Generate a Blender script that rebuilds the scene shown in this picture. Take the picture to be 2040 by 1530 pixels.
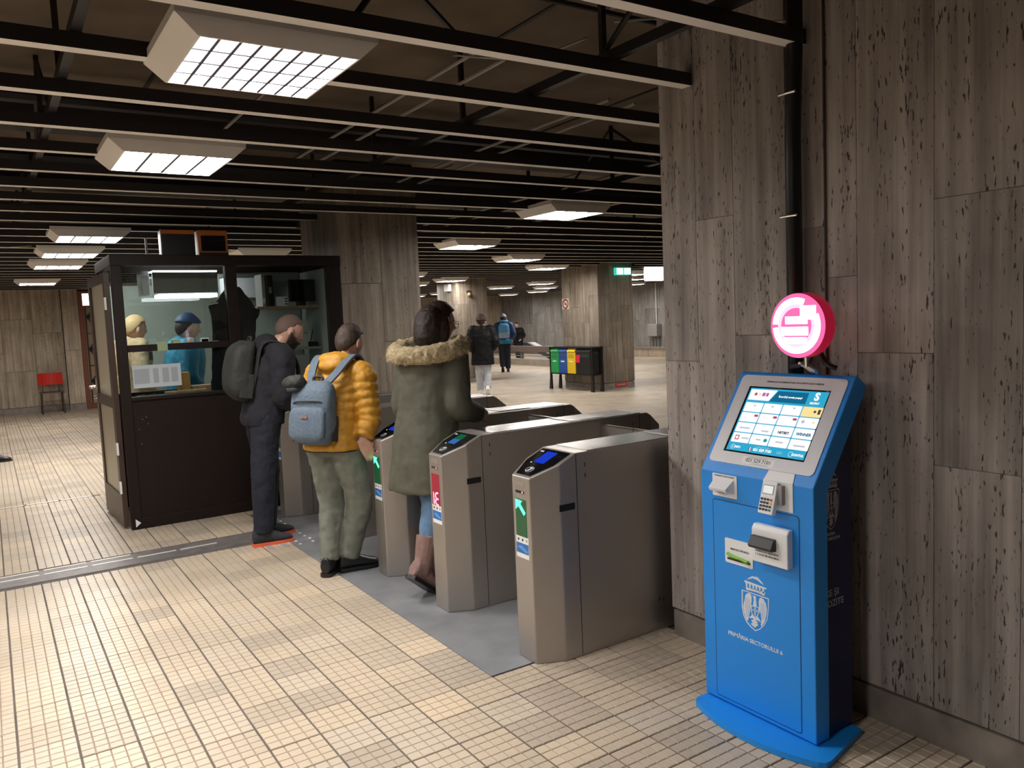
import bpy, bmesh, math, random
from mathutils import Vector, Matrix, noise
random.seed(7)
for o in list(bpy.data.objects): bpy.data.objects.remove(o)
scene = bpy.context.scene
C = scene.collection

# ------------------------------------------------------------------ camera, world, exposure
cam_d = bpy.data.cameras.new('camera'); cam = bpy.data.objects.new('camera', cam_d); C.objects.link(cam)
F_PX, PITCH, ROLL, YAW = 1593.53, math.radians(4.7575), math.radians(-2.4855), math.radians(33.1447)
_cy, _sy = math.cos(YAW), math.sin(YAW)
_F = Vector((_sy*math.cos(PITCH), _cy*math.cos(PITCH), -math.sin(PITCH)))
_R = Vector((_cy, -_sy, 0)); _U = _R.cross(_F)
_c, _s = math.cos(ROLL), math.sin(ROLL)
CR = _c*_R + _s*_U; CU = -_s*_R + _c*_U
cam.matrix_world = Matrix(((CR.x, CU.x, -_F.x, 0), (CR.y, CU.y, -_F.y, 0), (CR.z, CU.z, -_F.z, 1.6), (0, 0, 0, 1)))
cam_d.sensor_width = 36; cam_d.lens = F_PX/2040*36; cam_d.clip_start = .05; cam_d.clip_end = 200
scene.camera = cam
w = bpy.data.worlds.new('world'); scene.world = w; w.use_nodes = True
w.node_tree.nodes['Background'].inputs[0].default_value = (.02, .018, .016, 1)
w.node_tree.nodes['Background'].inputs[1].default_value = .3
vs = scene.view_settings
vs.view_transform = 'Standard'; vs.look = 'None'; vs.gamma = 1; vs.use_curve_mapping = False
vs.exposure = 0.0
LAMP = 56.0     # radiance of the ceiling fixtures

# ------------------------------------------------------------------ materials
def newmat(name):
    m = bpy.data.materials.new(name); m.use_nodes = True
    nt = m.node_tree; return m, nt, nt.nodes['Principled BSDF']
def N(nt, t, **kw):
    n = nt.nodes.new(t)
    for k, v in kw.items():
        if k in n.inputs.keys() if isinstance(k, str) else False: n.inputs[k].default_value = v
        else: setattr(n, k, v)
    return n
def plain(name, col, rough=.5, metal=0, bump=0, bscale=60, emit=None, estr=1, vary=0, coat=0, spec=None, trans=0, alpha=1):
    m, nt, b = newmat(name)
    b.inputs['Base Color'].default_value = (*col, 1); b.inputs['Roughness'].default_value = rough
    b.inputs['Metallic'].default_value = metal
    if coat: b.inputs['Coat Weight'].default_value = coat
    if spec is not None: b.inputs['Specular IOR Level'].default_value = spec
    if trans: b.inputs['Transmission Weight'].default_value = trans
    if alpha < 1: b.inputs['Alpha'].default_value = alpha
    if emit: b.inputs['Emission Color'].default_value = (*emit, 1); b.inputs['Emission Strength'].default_value = estr
    if bump or vary:
        tc = N(nt, 'ShaderNodeTexCoord'); n = N(nt, 'ShaderNodeTexNoise'); n.inputs['Scale'].default_value = bscale; n.inputs['Detail'].default_value = 4
        nt.links.new(tc.outputs['Object'], n.inputs['Vector'])
        if bump:
            bp = N(nt, 'ShaderNodeBump'); bp.inputs['Strength'].default_value = bump; bp.inputs['Distance'].default_value = .01
            nt.links.new(n.outputs[0], bp.inputs['Height']); nt.links.new(bp.outputs[0], b.inputs['Normal'])
        if vary:
            hs = N(nt, 'ShaderNodeMix', data_type='RGBA', blend_type='MULTIPLY')
            mr = N(nt, 'ShaderNodeMapRange'); mr.inputs[1].default_value = .3; mr.inputs[2].default_value = .7
            mr.inputs[3].default_value = 1-vary; mr.inputs[4].default_value = 1+vary*.4
            nt.links.new(n.outputs[0], mr.inputs[0]); hs.inputs[0].default_value = 1
            hs.inputs[6].default_value = (*col, 1); nt.links.new(mr.outputs[0], hs.inputs[7]); nt.links.new(hs.outputs[2], b.inputs['Base Color'])
    return m
def emis(name, col, s):
    m = bpy.data.materials.new(name); m.use_nodes = True; nt = m.node_tree; nt.nodes.clear()
    e = nt.nodes.new('ShaderNodeEmission'); e.inputs[0].default_value = (*col, 1); e.inputs[1].default_value = s
    o = nt.nodes.new('ShaderNodeOutputMaterial'); nt.links.new(e.outputs[0], o.inputs[0]); return m
def ramp(nt, stops):
    r = nt.nodes.new('ShaderNodeValToRGB'); cr = r.color_ramp
    while len(cr.elements) < len(stops): cr.elements.new(.5)
    for e, (p, c) in zip(cr.elements, stops): e.position = p; e.color = (*c, 1)
    return r
def travertine(name, dark, light, pit=.62):
    m, nt, b = newmat(name); L = nt.links
    g = N(nt, 'ShaderNodeNewGeometry'); oi = N(nt, 'ShaderNodeObjectInfo')
    off = N(nt, 'ShaderNodeVectorMath', operation='SCALE'); off.inputs[0].default_value = (3.1, 7.7, 5.3); L.new(oi.outputs['Random'], off.inputs['Scale'])
    add = N(nt, 'ShaderNodeVectorMath', operation='ADD'); L.new(g.outputs['Position'], add.inputs[0]); L.new(off.outputs[0], add.inputs[1])
    def nz(sc, detail, rough=.6):
        mp = N(nt, 'ShaderNodeMapping'); mp.inputs['Scale'].default_value = sc; L.new(add.outputs[0], mp.inputs[0])
        n = N(nt, 'ShaderNodeTexNoise'); n.inputs['Scale'].default_value = 1; n.inputs['Detail'].default_value = detail; n.inputs['Roughness'].default_value = rough
        L.new(mp.outputs[0], n.inputs['Vector']); return n
    st = nz((20, 20, .8), 6); blot = nz((2.2, 2.2, 1.3), 4); pits = nz((105, 105, 24), 3, .5); pm = nz((11, 11, 1.4), 2)
    fine = nz((160, 160, 60), 3)
    mixf = N(nt, 'ShaderNodeMath', operation='MULTIPLY_ADD'); L.new(st.outputs[0], mixf.inputs[0]); mixf.inputs[1].default_value = .6
    bl = N(nt, 'ShaderNodeMath', operation='MULTIPLY'); L.new(blot.outputs[0], bl.inputs[0]); bl.inputs[1].default_value = .4; L.new(bl.outputs[0], mixf.inputs[2])
    r = ramp(nt, [(.34, dark), (.5, tuple((a+c)/2 for a, c in zip(dark, light))), (.64, light)]); L.new(mixf.outputs[0], r.inputs[0])
    # pits, clustered in vertical bands
    pa = N(nt, 'ShaderNodeMath', operation='MULTIPLY_ADD'); L.new(pm.outputs[0], pa.inputs[0]); pa.inputs[1].default_value = .34; pa.inputs[2].default_value = -.17
    ps = N(nt, 'ShaderNodeMath', operation='ADD'); L.new(pits.outputs[0], ps.inputs[0]); L.new(pa.outputs[0], ps.inputs[1])
    pr = N(nt, 'ShaderNodeMapRange'); pr.inputs[1].default_value = pit; pr.inputs[2].default_value = pit+.05; L.new(ps.outputs[0], pr.inputs[0])
    mx = N(nt, 'ShaderNodeMix', data_type='RGBA'); L.new(pr.outputs[0], mx.inputs[0]); L.new(r.outputs[0], mx.inputs[6]); mx.inputs[7].default_value = (.045, .035, .03, 1)
    # panel to panel tone
    pt = N(nt, 'ShaderNodeMapRange'); L.new(oi.outputs['Random'], pt.inputs[0]); pt.inputs[3].default_value = .86; pt.inputs[4].default_value = 1.1
    mt = N(nt, 'ShaderNodeMix', data_type='RGBA', blend_type='MULTIPLY'); mt.inputs[0].default_value = 1; L.new(mx.outputs[2], mt.inputs[6]); L.new(pt.outputs[0], mt.inputs[7])
    L.new(mt.outputs[2], b.inputs['Base Color']); b.inputs['Roughness'].default_value = .62
    h = N(nt, 'ShaderNodeMath', operation='MULTIPLY_ADD'); L.new(pr.outputs[0], h.inputs[0]); h.inputs[1].default_value = -1; L.new(fine.outputs[0], h.inputs[2])
    bp = N(nt, 'ShaderNodeBump'); bp.inputs['Strength'].default_value = .35; bp.inputs['Distance'].default_value = .004; L.new(h.outputs[0], bp.inputs['Height']); L.new(bp.outputs[0], b.inputs['Normal'])
    return m
TX0, TY0 = 1.176-4.0, 2.78-6.0     # tile grid origin
def tilemat(name, lines):
    """glazed beige ceramic, tone per 20 cm tile; lines=True also draws the far grooves that are too small to build"""
    m, nt, b = newmat(name); L = nt.links
    g = N(nt, 'ShaderNodeNewGeometry'); sp = N(nt, 'ShaderNodeVectorMath', operation='SUBTRACT'); L.new(g.outputs['Position'], sp.inputs[0]); sp.inputs[1].default_value = (TX0, TY0, 0)
    sc = N(nt, 'ShaderNodeVectorMath', operation='MULTIPLY'); L.new(sp.outputs[0], sc.inputs[0]); sc.inputs[1].default_value = (5, 5, 0)
    fl = N(nt, 'ShaderNodeVectorMath', operation='FLOOR'); L.new(sc.outputs[0], fl.inputs[0])
    wn = N(nt, 'ShaderNodeTexWhiteNoise', noise_dimensions='2D'); L.new(fl.outputs[0], wn.inputs['Vector'])
    r = ramp(nt, [(0, (.43, .36, .285)), (.25, (.52, .43, .325)), (.6, (.555, .455, .34)), (.85, (.53, .45, .36)), (1, (.64, .51, .36))]); L.new(wn.outputs[0], r.inputs[0])
    bn = N(nt, 'ShaderNodeTexNoise'); bn.inputs['Scale'].default_value = .9; bn.inputs['Detail'].default_value = 5; L.new(g.outputs['Position'], bn.inputs['Vector'])
    mr = N(nt, 'ShaderNodeMapRange'); mr.inputs[1].default_value = .3; mr.inputs[2].default_value = .7; mr.inputs[3].default_value = .84; mr.inputs[4].default_value = 1.12; L.new(bn.outputs[0], mr.inputs[0])
    mt = N(nt, 'ShaderNodeMix', data_type='RGBA', blend_type='MULTIPLY'); mt.inputs[0].default_value = 1; L.new(r.outputs[0], mt.inputs[6]); L.new(mr.outputs[0], mt.inputs[7])
    out = mt.outputs[2]
    if lines:
        sx = N(nt, 'ShaderNodeSeparateXYZ'); L.new(sc.outputs[0], sx.inputs[0])
        def groove(axis, mul, wid):
            a = N(nt, 'ShaderNodeMath', operation='MULTIPLY'); L.new(sx.outputs[axis], a.inputs[0]); a.inputs[1].default_value = mul
            f = N(nt, 'ShaderNodeMath', operation='FRACT'); L.new(a.outputs[0], f.inputs[0])
            d = N(nt, 'ShaderNodeMath', operation='PINGPONG'); L.new(a.outputs[0], d.inputs[0]); d.inputs[1].default_value = .5
            c = N(nt, 'ShaderNodeMath', operation='LESS_THAN'); L.new(d.outputs[0], c.inputs[0]); c.inputs[1].default_value = wid; return c
        c1, c2, c3 = groove(0, 4, .055), groove(0, 1, .03), groove(1, 4, .035)
        s1 = N(nt, 'ShaderNodeMath', operation='MAXIMUM'); L.new(c1.outputs[0], s1.inputs[0]); L.new(c2.outputs[0], s1.inputs[1])
        s2 = N(nt, 'ShaderNodeMath', operation='MAXIMUM'); L.new(s1.outputs[0], s2.inputs[0]); L.new(c3.outputs[0], s2.inputs[1])
        mx = N(nt, 'ShaderNodeMix', data_type='RGBA'); L.new(s2.outputs[0], mx.inputs[0]); L.new(out, mx.inputs[6]); mx.inputs[7].default_value = (.2, .15, .11, 1); out = mx.outputs[2]
    L.new(out, b.inputs['Base Color']); b.inputs['Roughness'].default_value = .55 if lines else .36
    n2 = N(nt, 'ShaderNodeTexNoise'); n2.inputs['Scale'].default_value = 25; L.new(g.outputs['Position'], n2.inputs['Vector'])
    bp = N(nt, 'ShaderNodeBump'); bp.inputs['Strength'].default_value = .12; bp.inputs['Distance'].default_value = .01; L.new(n2.outputs[0], bp.inputs['Height']); L.new(bp.outputs[0], b.inputs['Normal'])
    return m
def steel(name, col, rough, along=2):
    m, nt, b = newmat(name); L = nt.links
    g = N(nt, 'ShaderNodeNewGeometry'); mp = N(nt, 'ShaderNodeMapping'); s = [260, 260, 260]; s[along] = 3; mp.inputs['Scale'].default_value = s
    L.new(g.outputs['Position'], mp.inputs[0]); n = N(nt, 'ShaderNodeTexNoise'); n.inputs['Scale'].default_value = 1; n.inputs['Detail'].default_value = 2; L.new(mp.outputs[0], n.inputs['Vector'])
    n2 = N(nt, 'ShaderNodeTexNoise'); n2.inputs['Scale'].default_value = 3.5; n2.inputs['Detail'].default_value = 5; L.new(g.outputs['Position'], n2.inputs['Vector'])
    r = N(nt, 'ShaderNodeMapRange'); r.inputs[3].default_value = rough-.07; r.inputs[4].default_value = rough+.12; L.new(n2.outputs[0], r.inputs[0]); L.new(r.outputs[0], b.inputs['Roughness'])
    b.inputs['Metallic'].default_value = .82 if along == 2 else 1; b.inputs['Base Color'].default_value = (*col, 1)
    bp = N(nt, 'ShaderNodeBump'); bp.inputs['Strength'].default_value = .05; bp.inputs['Distance'].default_value = .002; L.new(n.outputs[0], bp.inputs['Height']); L.new(bp.outputs[0], b.inputs['Normal'])
    return m
M = {}
M['trav'] = travertine('travertine', (.168, .144, .13), (.51, .458, .422), .635)
M['trav_warm'] = travertine('travertine_warm', (.25, .195, .14), (.62, .52, .40), .66)
M['trav_mid'] = travertine('travertine_mid', (.11, .085, .062), (.37, .31, .245), .65)
M['trav_grey'] = travertine('travertine_grey', (.15, .14, .13), (.42, .40, .375), .66)
M['plinth'] = plain('plinth_stone', (.29, .25, .22), .6, vary=.3, bscale=9, bump=.1)
M['tile'] = tilemat('floor_tile', False); M['tile_far'] = tilemat('floor_tile_far', True)
M['grout'] = plain('grout', (.135, .115, .105), .85, vary=.35, bscale=6)
M['concrete'] = plain('grey_screed', (.22, .225, .24), .5, vary=.25, bscale=5, bump=.08)
M['slab'] = plain('ceiling_concrete', (.17, .125, .085), .9, vary=.45, bscale=1.6, bump=.2)
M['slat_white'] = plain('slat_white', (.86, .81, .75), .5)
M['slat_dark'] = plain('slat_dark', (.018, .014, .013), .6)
M['black_iron'] = plain('black_iron', (.012, .010, .010), .5)
M['grey_pipe'] = plain('grey_conduit', (.32, .30, .28), .5)
M['lamp_body'] = plain('lamp_body_white', (.88, .83, .77), .45); M['lamp_divider'] = plain('lamp_divider', (.12, .12, .13), .6)
M['diffuser'] = emis('lamp_diffuser', (1, .955, .9), LAMP); M['diffuser_near'] = emis('lamp_diffuser_tubes', (1, .955, .92), LAMP*1.75)
M['louver'] = plain('louver_aluminium', (.10, .10, .12), .5)
M['steel'] = steel('brushed_steel', (.47, .435, .40), .42)
M['steel_top'] = steel('brushed_steel_top', (.62, .6, .58), .22, 0)
M['alu'] = plain('worn_aluminium', (.82, .80, .77), .4, .25); M['chrome'] = plain('chrome', (.75, .75, .75), .15, 1)
M['black'] = plain('black_plastic', (.012, .012, .013), .35)
M['black_gloss'] = plain('black_glass', (.006, .006, .008), .08, coat=.5)
M['white'] = plain('white_plastic', (.88, .89, .91), .4)
M['grey_plastic'] = plain('grey_plastic', (.33, .33, .34), .45)
M['paper'] = plain('white_paper', (.8, .8, .78), .7)
M['ink'] = plain('dark_ink', (.03, .03, .035), .6)
M['blue_print'] = plain('blue_print', (.03, .16, .5), .5)
M['kblue'] = plain('kiosk_blue', (.012, .285, .86), .42, bump=.06, bscale=400)
M['knavy'] = plain('kiosk_navy', (.006, .012, .07), .45)
M['kwhite'] = plain('print_white', (.78, .82, .88), .5)
M['kgrey'] = plain('print_grey', (.45, .46, .52), .5)
M['silver'] = plain('silver_bezel', (.76, .77, .82), .4)
M['brown'] = plain('booth_brown', (.012, .006, .005), .5, spec=.3, vary=.2, bscale=14)
M['brown_edge'] = plain('booth_edge', (.06, .036, .026), .4)
M['cream_door'] = plain('door_panel_cream', (.42, .36, .25), .35)
M['wood'] = plain('light_wood', (.42, .27, .14), .5, vary=.3, bscale=20)
M['red_wood'] = plain('red_brown_wood', (.20, .05, .025), .5)
M['orange'] = plain('orange_plastic', (.50, .14, .02), .45)
def glassmat(name, tint, rough=.02, refl=.12):
    m = bpy.data.materials.new(name); m.use_nodes = True; nt = m.node_tree; nt.nodes.clear()
    t = nt.nodes.new('ShaderNodeBsdfTransparent'); t.inputs[0].default_value = (*tint, 1); g = nt.nodes.new('ShaderNodeBsdfGlossy'); g.inputs['Roughness'].default_value = rough
    fr = nt.nodes.new('ShaderNodeFresnel'); fr.inputs[0].default_value = 1.5; mx = nt.nodes.new('ShaderNodeMixShader'); o = nt.nodes.new('ShaderNodeOutputMaterial')
    nt.links.new(fr.outputs[0], mx.inputs[0]); nt.links.new(t.outputs[0], mx.inputs[1]); nt.links.new(g.outputs[0], mx.inputs[2]); nt.links.new(mx.outputs[0], o.inputs[0]); return m
M['glass'] = glassmat('window_glass', (.86, .9, .89))
M['skin'] = plain('skin', (.60, .36, .275), .5, vary=.12, bscale=30)
M['skin_b'] = plain('skin_tan', (.50, .29, .21), .5, vary=.12, bscale=30)
M['eye'] = plain('eye_white', (.7, .68, .66), .25)
def cloth(name, col, rough=.8, b=.35, s=40, vary=.2): return plain(name, col, rough, bump=b, bscale=s, vary=vary)
M['c_navy'] = cloth('navy_nylon', (.010, .010, .016), .9, .3, 18)
M['c_jean_dark'] = cloth('dark_denim', (.010, .013, .024), .85)
M['c_yellow'] = cloth('mustard_nylon', (.52, .25, .02), .6, .35, 24, .18)
M['c_green'] = cloth('grey_green_twill', (.175, .19, .155), .8, .3, 14)
M['c_bag'] = cloth('blue_grey_canvas', (.105, .145, .195), .8, .3, 60)
M['c_bag_dark'] = cloth('dark_canvas', (.030, .034, .040), .8)
M['c_black_bag'] = cloth('charcoal_canvas', (.022, .024, .022), .75)
M['c_parka'] = cloth('olive_cotton', (.083, .082, .058), .8, .4, 12)
M['c_fur'] = cloth('tan_fur', (.50, .40, .24), .9, .6, 50, .45)
M['c_jean'] = cloth('blue_denim', (.12, .22, .36), .85)
M['c_boot'] = cloth('dusky_pink_suede', (.25, .15, .13), .8)
M['c_black'] = plain('black_leather', (.004, .004, .005), .6, spec=.25, bump=.3, bscale=14)
M['c_lightjean'] = cloth('pale_denim', (.52, .55, .60), .85)
M['c_blue'] = cloth('blue_jacket', (.012, .05, .15), .6)
M['c_teal'] = cloth('teal_jacket', (.015, .20, .36), .6, .4, 16)
M['c_cyan'] = cloth('light_blue_nylon', (.10, .36, .62), .6)
M['c_lilac'] = cloth('pale_lilac_nylon', (.33, .38, .52), .6)
M['c_tan'] = cloth('tan_wool', (.50, .36, .22), .9)
M['orange_sole'] = plain('orange_sole', (.75, .13, .06), .5)
M['hair_dark'] = plain('hair_dark', (.026, .014, .010), .55, bump=.5, bscale=120)
M['hair_brown'] = plain('hair_brown', (.048, .030, .022), .6, bump=.5, bscale=140)
M['hair_stub'] = plain('hair_stubble', (.11, .068, .052), .7, bump=.4, bscale=300)
M['red_plastic'] = plain('red_plastic', (.62, .02, .012), .25)

# ------------------------------------------------------------------ mesh helpers
class MB:
    def __init__(s): s.v = []; s.f = []; s.mi = []
    def add(s, vs_, fs, mi=0):
        o = len(s.v); s.v += [tuple(p) for p in vs_]; s.f += [tuple(i+o for i in f) for f in fs]; s.mi += [mi]*len(fs); return s
    def box(s, x0, x1, y0, y1, z0, z1, mi=0, mbot=None):
        a = [(x0,y0,z0),(x1,y0,z0),(x1,y1,z0),(x0,y1,z0),(x0,y0,z1),(x1,y0,z1),(x1,y1,z1),(x0,y1,z1)]
        s.add(a, [(0,3,2,1)], mi if mbot is None else mbot)
        s.f += [tuple(i+len(s.v)-8 for i in f) for f in [(4,5,6,7),(0,1,5,4),(1,2,6,5),(2,3,7,6),(3,0,4,7)]]; s.mi += [mi]*5; return s
    def bbox(s, x0, x1, y0, y1, z0, z1, r=.004, mi=0):
        """box with chamfered edges"""
        b = bmesh.new(); mt = Matrix.Translation(((x0+x1)/2,(y0+y1)/2,(z0+z1)/2)) @ Matrix.Diagonal((x1-x0,y1-y0,z1-z0,1))
        bmesh.ops.create_cube(b, size=1, matrix=mt); bmesh.ops.bevel(b, geom=b.edges[:], offset=r, segments=2, affect='EDGES', profile=.6)
        b.verts.index_update(); s.add([v.co for v in b.verts], [[v.index for v in f.verts] for f in b.faces], mi); b.free(); return s
    def prism(s, pts, axis, a, b, mi=0):
        """extrude a 2-D polygon along an axis from a to b; pts are the other two coordinates in xyz order"""
        n = len(pts); i = 'xyz'.index(axis)
        def P(p, t): q = list(p); q.insert(i, t); return tuple(q)
        vs_ = [P(p, a) for p in pts]+[P(p, b) for p in pts]
        s.add(vs_, [tuple(range(n))[::-1], tuple(range(n, 2*n))]+[(k, (k+1) % n, n+(k+1) % n, n+k) for k in range(n)], mi); return s
    def loft(s, rings, mi=0, cap=True):
        n = len(rings[0]); vs_ = [p for r in rings for p in r]; fs = []
        for k in range(len(rings)-1):
            for j in range(n): fs.append((k*n+j, k*n+(j+1) % n, (k+1)*n+(j+1) % n, (k+1)*n+j))
        if cap: fs += [tuple(range(n))[::-1], tuple(range((len(rings)-1)*n, len(rings)*n))]
        return s.add(vs_, fs, mi)
    def tube(s, pts, rad, n=10, mi=0, smooth=0, flat=1, ref=None):
        pts = [Vector(p) for p in pts]; rad = list(rad) if hasattr(rad, '__len__') else [rad]*len(pts)
        if smooth: pts, rad = crom(pts, rad, smooth)
        rings = []; ref = Vector(ref) if ref else None; prev = None
        for k, p in enumerate(pts):
            t = (pts[min(k+1, len(pts)-1)]-pts[max(k-1, 0)]).normalized()
            if prev is None:
                a = ref or (Vector((0, 0, 1)) if abs(t.z) < .9 else Vector((1, 0, 0)))
            else: a = prev
            a = (a - t*a.dot(t)); a = a.normalized() if a.length > 1e-6 else t.orthogonal().normalized()
            prev = a; b = t.cross(a)
            rings.append([p + (a*math.cos(2*math.pi*j/n)*flat + b*math.sin(2*math.pi*j/n))*rad[k] for j in range(n)])
        return s.loft(rings, mi)
    def ell(s, c, r, n=14, m=9, mi=0, rot=None):
        rings = []; c = Vector(c)
        for i in range(m+1):
            th = math.pi*(i+.001)/(m+.002); ring = []
            for j in range(n):
                ph = 2*math.pi*j/n; p = Vector((r[0]*math.sin(th)*math.cos(ph), r[1]*math.sin(th)*math.sin(ph), -r[2]*math.cos(th)))
                if rot: p = rot @ p
                ring.append(c+p)
            rings.append(ring)
        return s.loft(rings, mi)
    def lathe(s, prof, axis='z', c=(0, 0, 0), n=24, mi=0, cap=True):
        rings = []
        for r, h in prof:
            ring = []
            for j in range(n):
                a = 2*math.pi*j/n; u, v = r*math.cos(a), r*math.sin(a)
                p = {'z': (u, v, h), 'x': (h, u, v), 'y': (u, h, v)}[axis]; ring.append(tuple(p[k]+c[k] for k in range(3)))
            rings.append(ring)
        return s.loft(rings, mi, cap)
    def xf(s, m): s.v = [tuple(m @ Vector(p)) for p in s.v]; return s
    def mesh(s, name='m', smooth=False):
        me = bpy.data.meshes.new(name); me.from_pydata(s.v, [], s.f); me.polygons.foreach_set('material_index', s.mi)
        b = bmesh.new(); b.from_mesh(me); bmesh.ops.recalc_face_normals(b, faces=b.faces); b.to_mesh(me); b.free()
        if smooth: me.polygons.foreach_set('use_smooth', [True]*len(me.polygons))
        return me
    def build(s, name, mats, parent=None, org=None, loc=None, smooth=False, kind=None):
        """org: world point subtracted from the vertices (the root's place); loc: place of the object itself"""
        d = Vector(org) if org is not None else (Vector(loc) if loc is not None else None)
        if d is not None: s.v = [(x-d.x, y-d.y, z-d.z) for x, y, z in s.v]
        return link(name, s.mesh(name, smooth), mats, parent, loc, kind)
def crom(p, r, m):
    P, Rr = [], []
    for k in range(len(p)-1):
        a, b, c, d = p[max(k-1, 0)], p[k], p[k+1], p[min(k+2, len(p)-1)]
        for i in range(m):
            t = i/m
            P.append(.5*((2*b)+(-a+c)*t+(2*a-5*b+4*c-d)*t*t+(-a+3*b-3*c+d)*t**3)); Rr.append(r[k]*(1-t)+r[k+1]*t)
    P.append(p[-1]); Rr.append(r[-1]); return P, Rr
def link(name, me, mats, parent=None, loc=None, kind=None):
    o = bpy.data.objects.new(name, me); C.objects.link(o)
    if mats is not None and not me.materials:
        for m in (mats if isinstance(mats, (list, tuple)) else [mats]): me.materials.append(M[m] if isinstance(m, str) else m)
    if parent: o.parent = parent
    if loc is not None: o.location = loc
    if kind: o['kind'] = kind
    return o
def tag(o, label, cat, group=None):
    o['label'] = label; o['category'] = cat
    if group: o['group'] = group
    return o
def thing(name, label, cat, loc=(0, 0, 0), group=None, rotz=0):
    o = bpy.data.objects.new(name, None); C.objects.link(o); o.location = loc; o.rotation_euler = (0, 0, rotz); o.empty_display_size = .1
    return tag(o, label, cat, group)
def struct(o): o['kind'] = 'structure'; return o
def sempty(name, loc=(0, 0, 0)):
    o = bpy.data.objects.new(name, None); C.objects.link(o); o.location = loc; return struct(o)
def remesh(mb, vox, smooth=4, wrinkle=0, wsize=.09):
    me = mb.mesh('tmp'); ob = bpy.data.objects.new('tmp', me); C.objects.link(ob)
    r = ob.modifiers.new('r', 'REMESH'); r.mode = 'VOXEL'; r.voxel_size = vox
    if smooth: sm = ob.modifiers.new('s', 'SMOOTH'); sm.iterations = smooth; sm.factor = .5
    if wrinkle:
        tx = bpy.data.textures.new('folds', 'CLOUDS'); tx.noise_scale = wsize; tx.noise_depth = 2
        dm = ob.modifiers.new('d', 'DISPLACE'); dm.texture = tx; dm.strength = wrinkle; dm.mid_level = .5; dm.texture_coords = 'LOCAL'
    dg = bpy.context.evaluated_depsgraph_get(); me2 = bpy.data.meshes.new_from_object(ob.evaluated_get(dg), depsgraph=dg)
    bpy.data.objects.remove(ob); bpy.data.meshes.remove(me); me2.materials.clear()
    me2.polygons.foreach_set('use_smooth', [True]*len(me2.polygons)); return me2
def text_mesh(s, size, align='CENTER', bold=0, depth=.0004):
    cu = bpy.data.curves.new('txt', 'FONT'); cu.body = s; cu.size = size; cu.align_x = align; cu.align_y = 'CENTER'; cu.extrude = depth; cu.offset = bold; cu.resolution_u = 3
    ob = bpy.data.objects.new('txt', cu); C.objects.link(ob)
    dg = bpy.context.evaluated_depsgraph_get(); me = bpy.data.meshes.new_from_object(ob.evaluated_get(dg), depsgraph=dg)
    bpy.data.objects.remove(ob); bpy.data.curves.remove(cu); me.materials.clear(); return me
def text(name, s, size, mat, parent, mtx, bold=0, align='CENTER', xs=1):
    me = text_mesh(s, size, align, bold); me.transform(mtx @ Matrix.Diagonal((xs, 1, 1, 1)))
    return link(name, me, mat, parent)
def frame(o, u, v):
    """matrix taking local x to u, local y to v"""
    u, v = Vector(u).normalized(), Vector(v).normalized(); n = u.cross(v)
    return Matrix(((u.x, v.x, n.x, o[0]), (u.y, v.y, n.y, o[1]), (u.z, v.z, n.z, o[2]), (0, 0, 0, 1)))
def proj(p):
    q = Vector(p)-Vector((0, 0, 1.6)); d = q.dot(_F)
    return (1020+F_PX*q.dot(CR)/d, 765-F_PX*q.dot(CU)/d, d) if d > .05 else (1e9, 1e9, d)

# ================================================================== STRUCTURE
M['groove'] = plain('tile_groove', (.27, .205, .15), .7, vary=.3, bscale=3)
# ---- floor: 20 cm tiles with a 4 x 4 relief
floor = struct(MB().box(-7, 21, -6, 33, -.12, -.0075).build('floor', 'grout'))
floor['label'] = 'beige ribbed ceramic tile floor'
tm = MB(); tm.box(-.0965, .0965, -.0978, .0978, -.0075, -.0030, 1)
for i in range(4):
    for j in range(4):
        x, y, a, b = -.0735+.049*i, -.0735+.049*j, .0228, .0212
        r = [(x-a, y-a), (x+a, y-a), (x+a, y+a), (x-a, y+a)]; q = [(x-b, y-b), (x+b, y-b), (x+b, y+b), (x-b, y+b)]
        tm.add([(*p, -.0030) for p in r]+[(*p, 0) for p in q], [(4,5,6,7),(0,1,5,4),(1,2,6,5),(2,3,7,6),(3,0,4,7)])
tile_me = tm.mesh('tile')
SLAB = (1.775, 3.95, 2.99, 6.95)
cand = []; rest = []
DRY0, DRY1 = 6.04, 6.36
for i in range(0, 33):
    for j in range(0, 62):
        x, y = TX0+.2*i+.1, TY0+.2*j+.1
        if x > 2.72 and y < 2.9: continue
        if SLAB[0]-.06 < x < SLAB[1]+.1 and SLAB[2]+.0 < y < SLAB[3]+.1: continue
        if x > 3.9 and y < 9: pass
        if DRY0-.0 < y < DRY1 and x < 1.8: continue
        px, py, d = proj((x, y, 0))
        if d < .3: continue
        vis = -120 < px < 2160 and -100 < py < 1640
        hid = (1.0 < x < 2.7 and y > 7.25) or (1.35*y < x) 
        if vis and not hid and d < 10.5: cand.append((d*d/1.0, x, y))
        elif y < 9.4 and x < 6 and not (x > .9 and x < 2.7 and 7.2 < y < 8.4): rest.append((x, y))
cand.sort()
for k, (d, x, y) in enumerate(cand):
    if k < 300:
        o = link('tile', tile_me, ('tile', 'groove'), floor, (x, y, random.uniform(-.0008, .0008)))
        o.rotation_euler = (random.uniform(-.003, .003), random.uniform(-.003, .003), random.uniform(-.004, .004))
    else: rest.append((x, y))
big = MB(); tv, tf = tm.v, tm.f
for x, y in rest:
    dz = random.uniform(-.0006, .0006); big.add([(a+x, b+y, c+dz) for a, b, c in tv], tf); big.mi[-len(tf):] = tm.mi
o = link('further_tiles', big.mesh('further_tiles'), ('tile', 'groove'), floor, kind='stuff')
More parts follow.
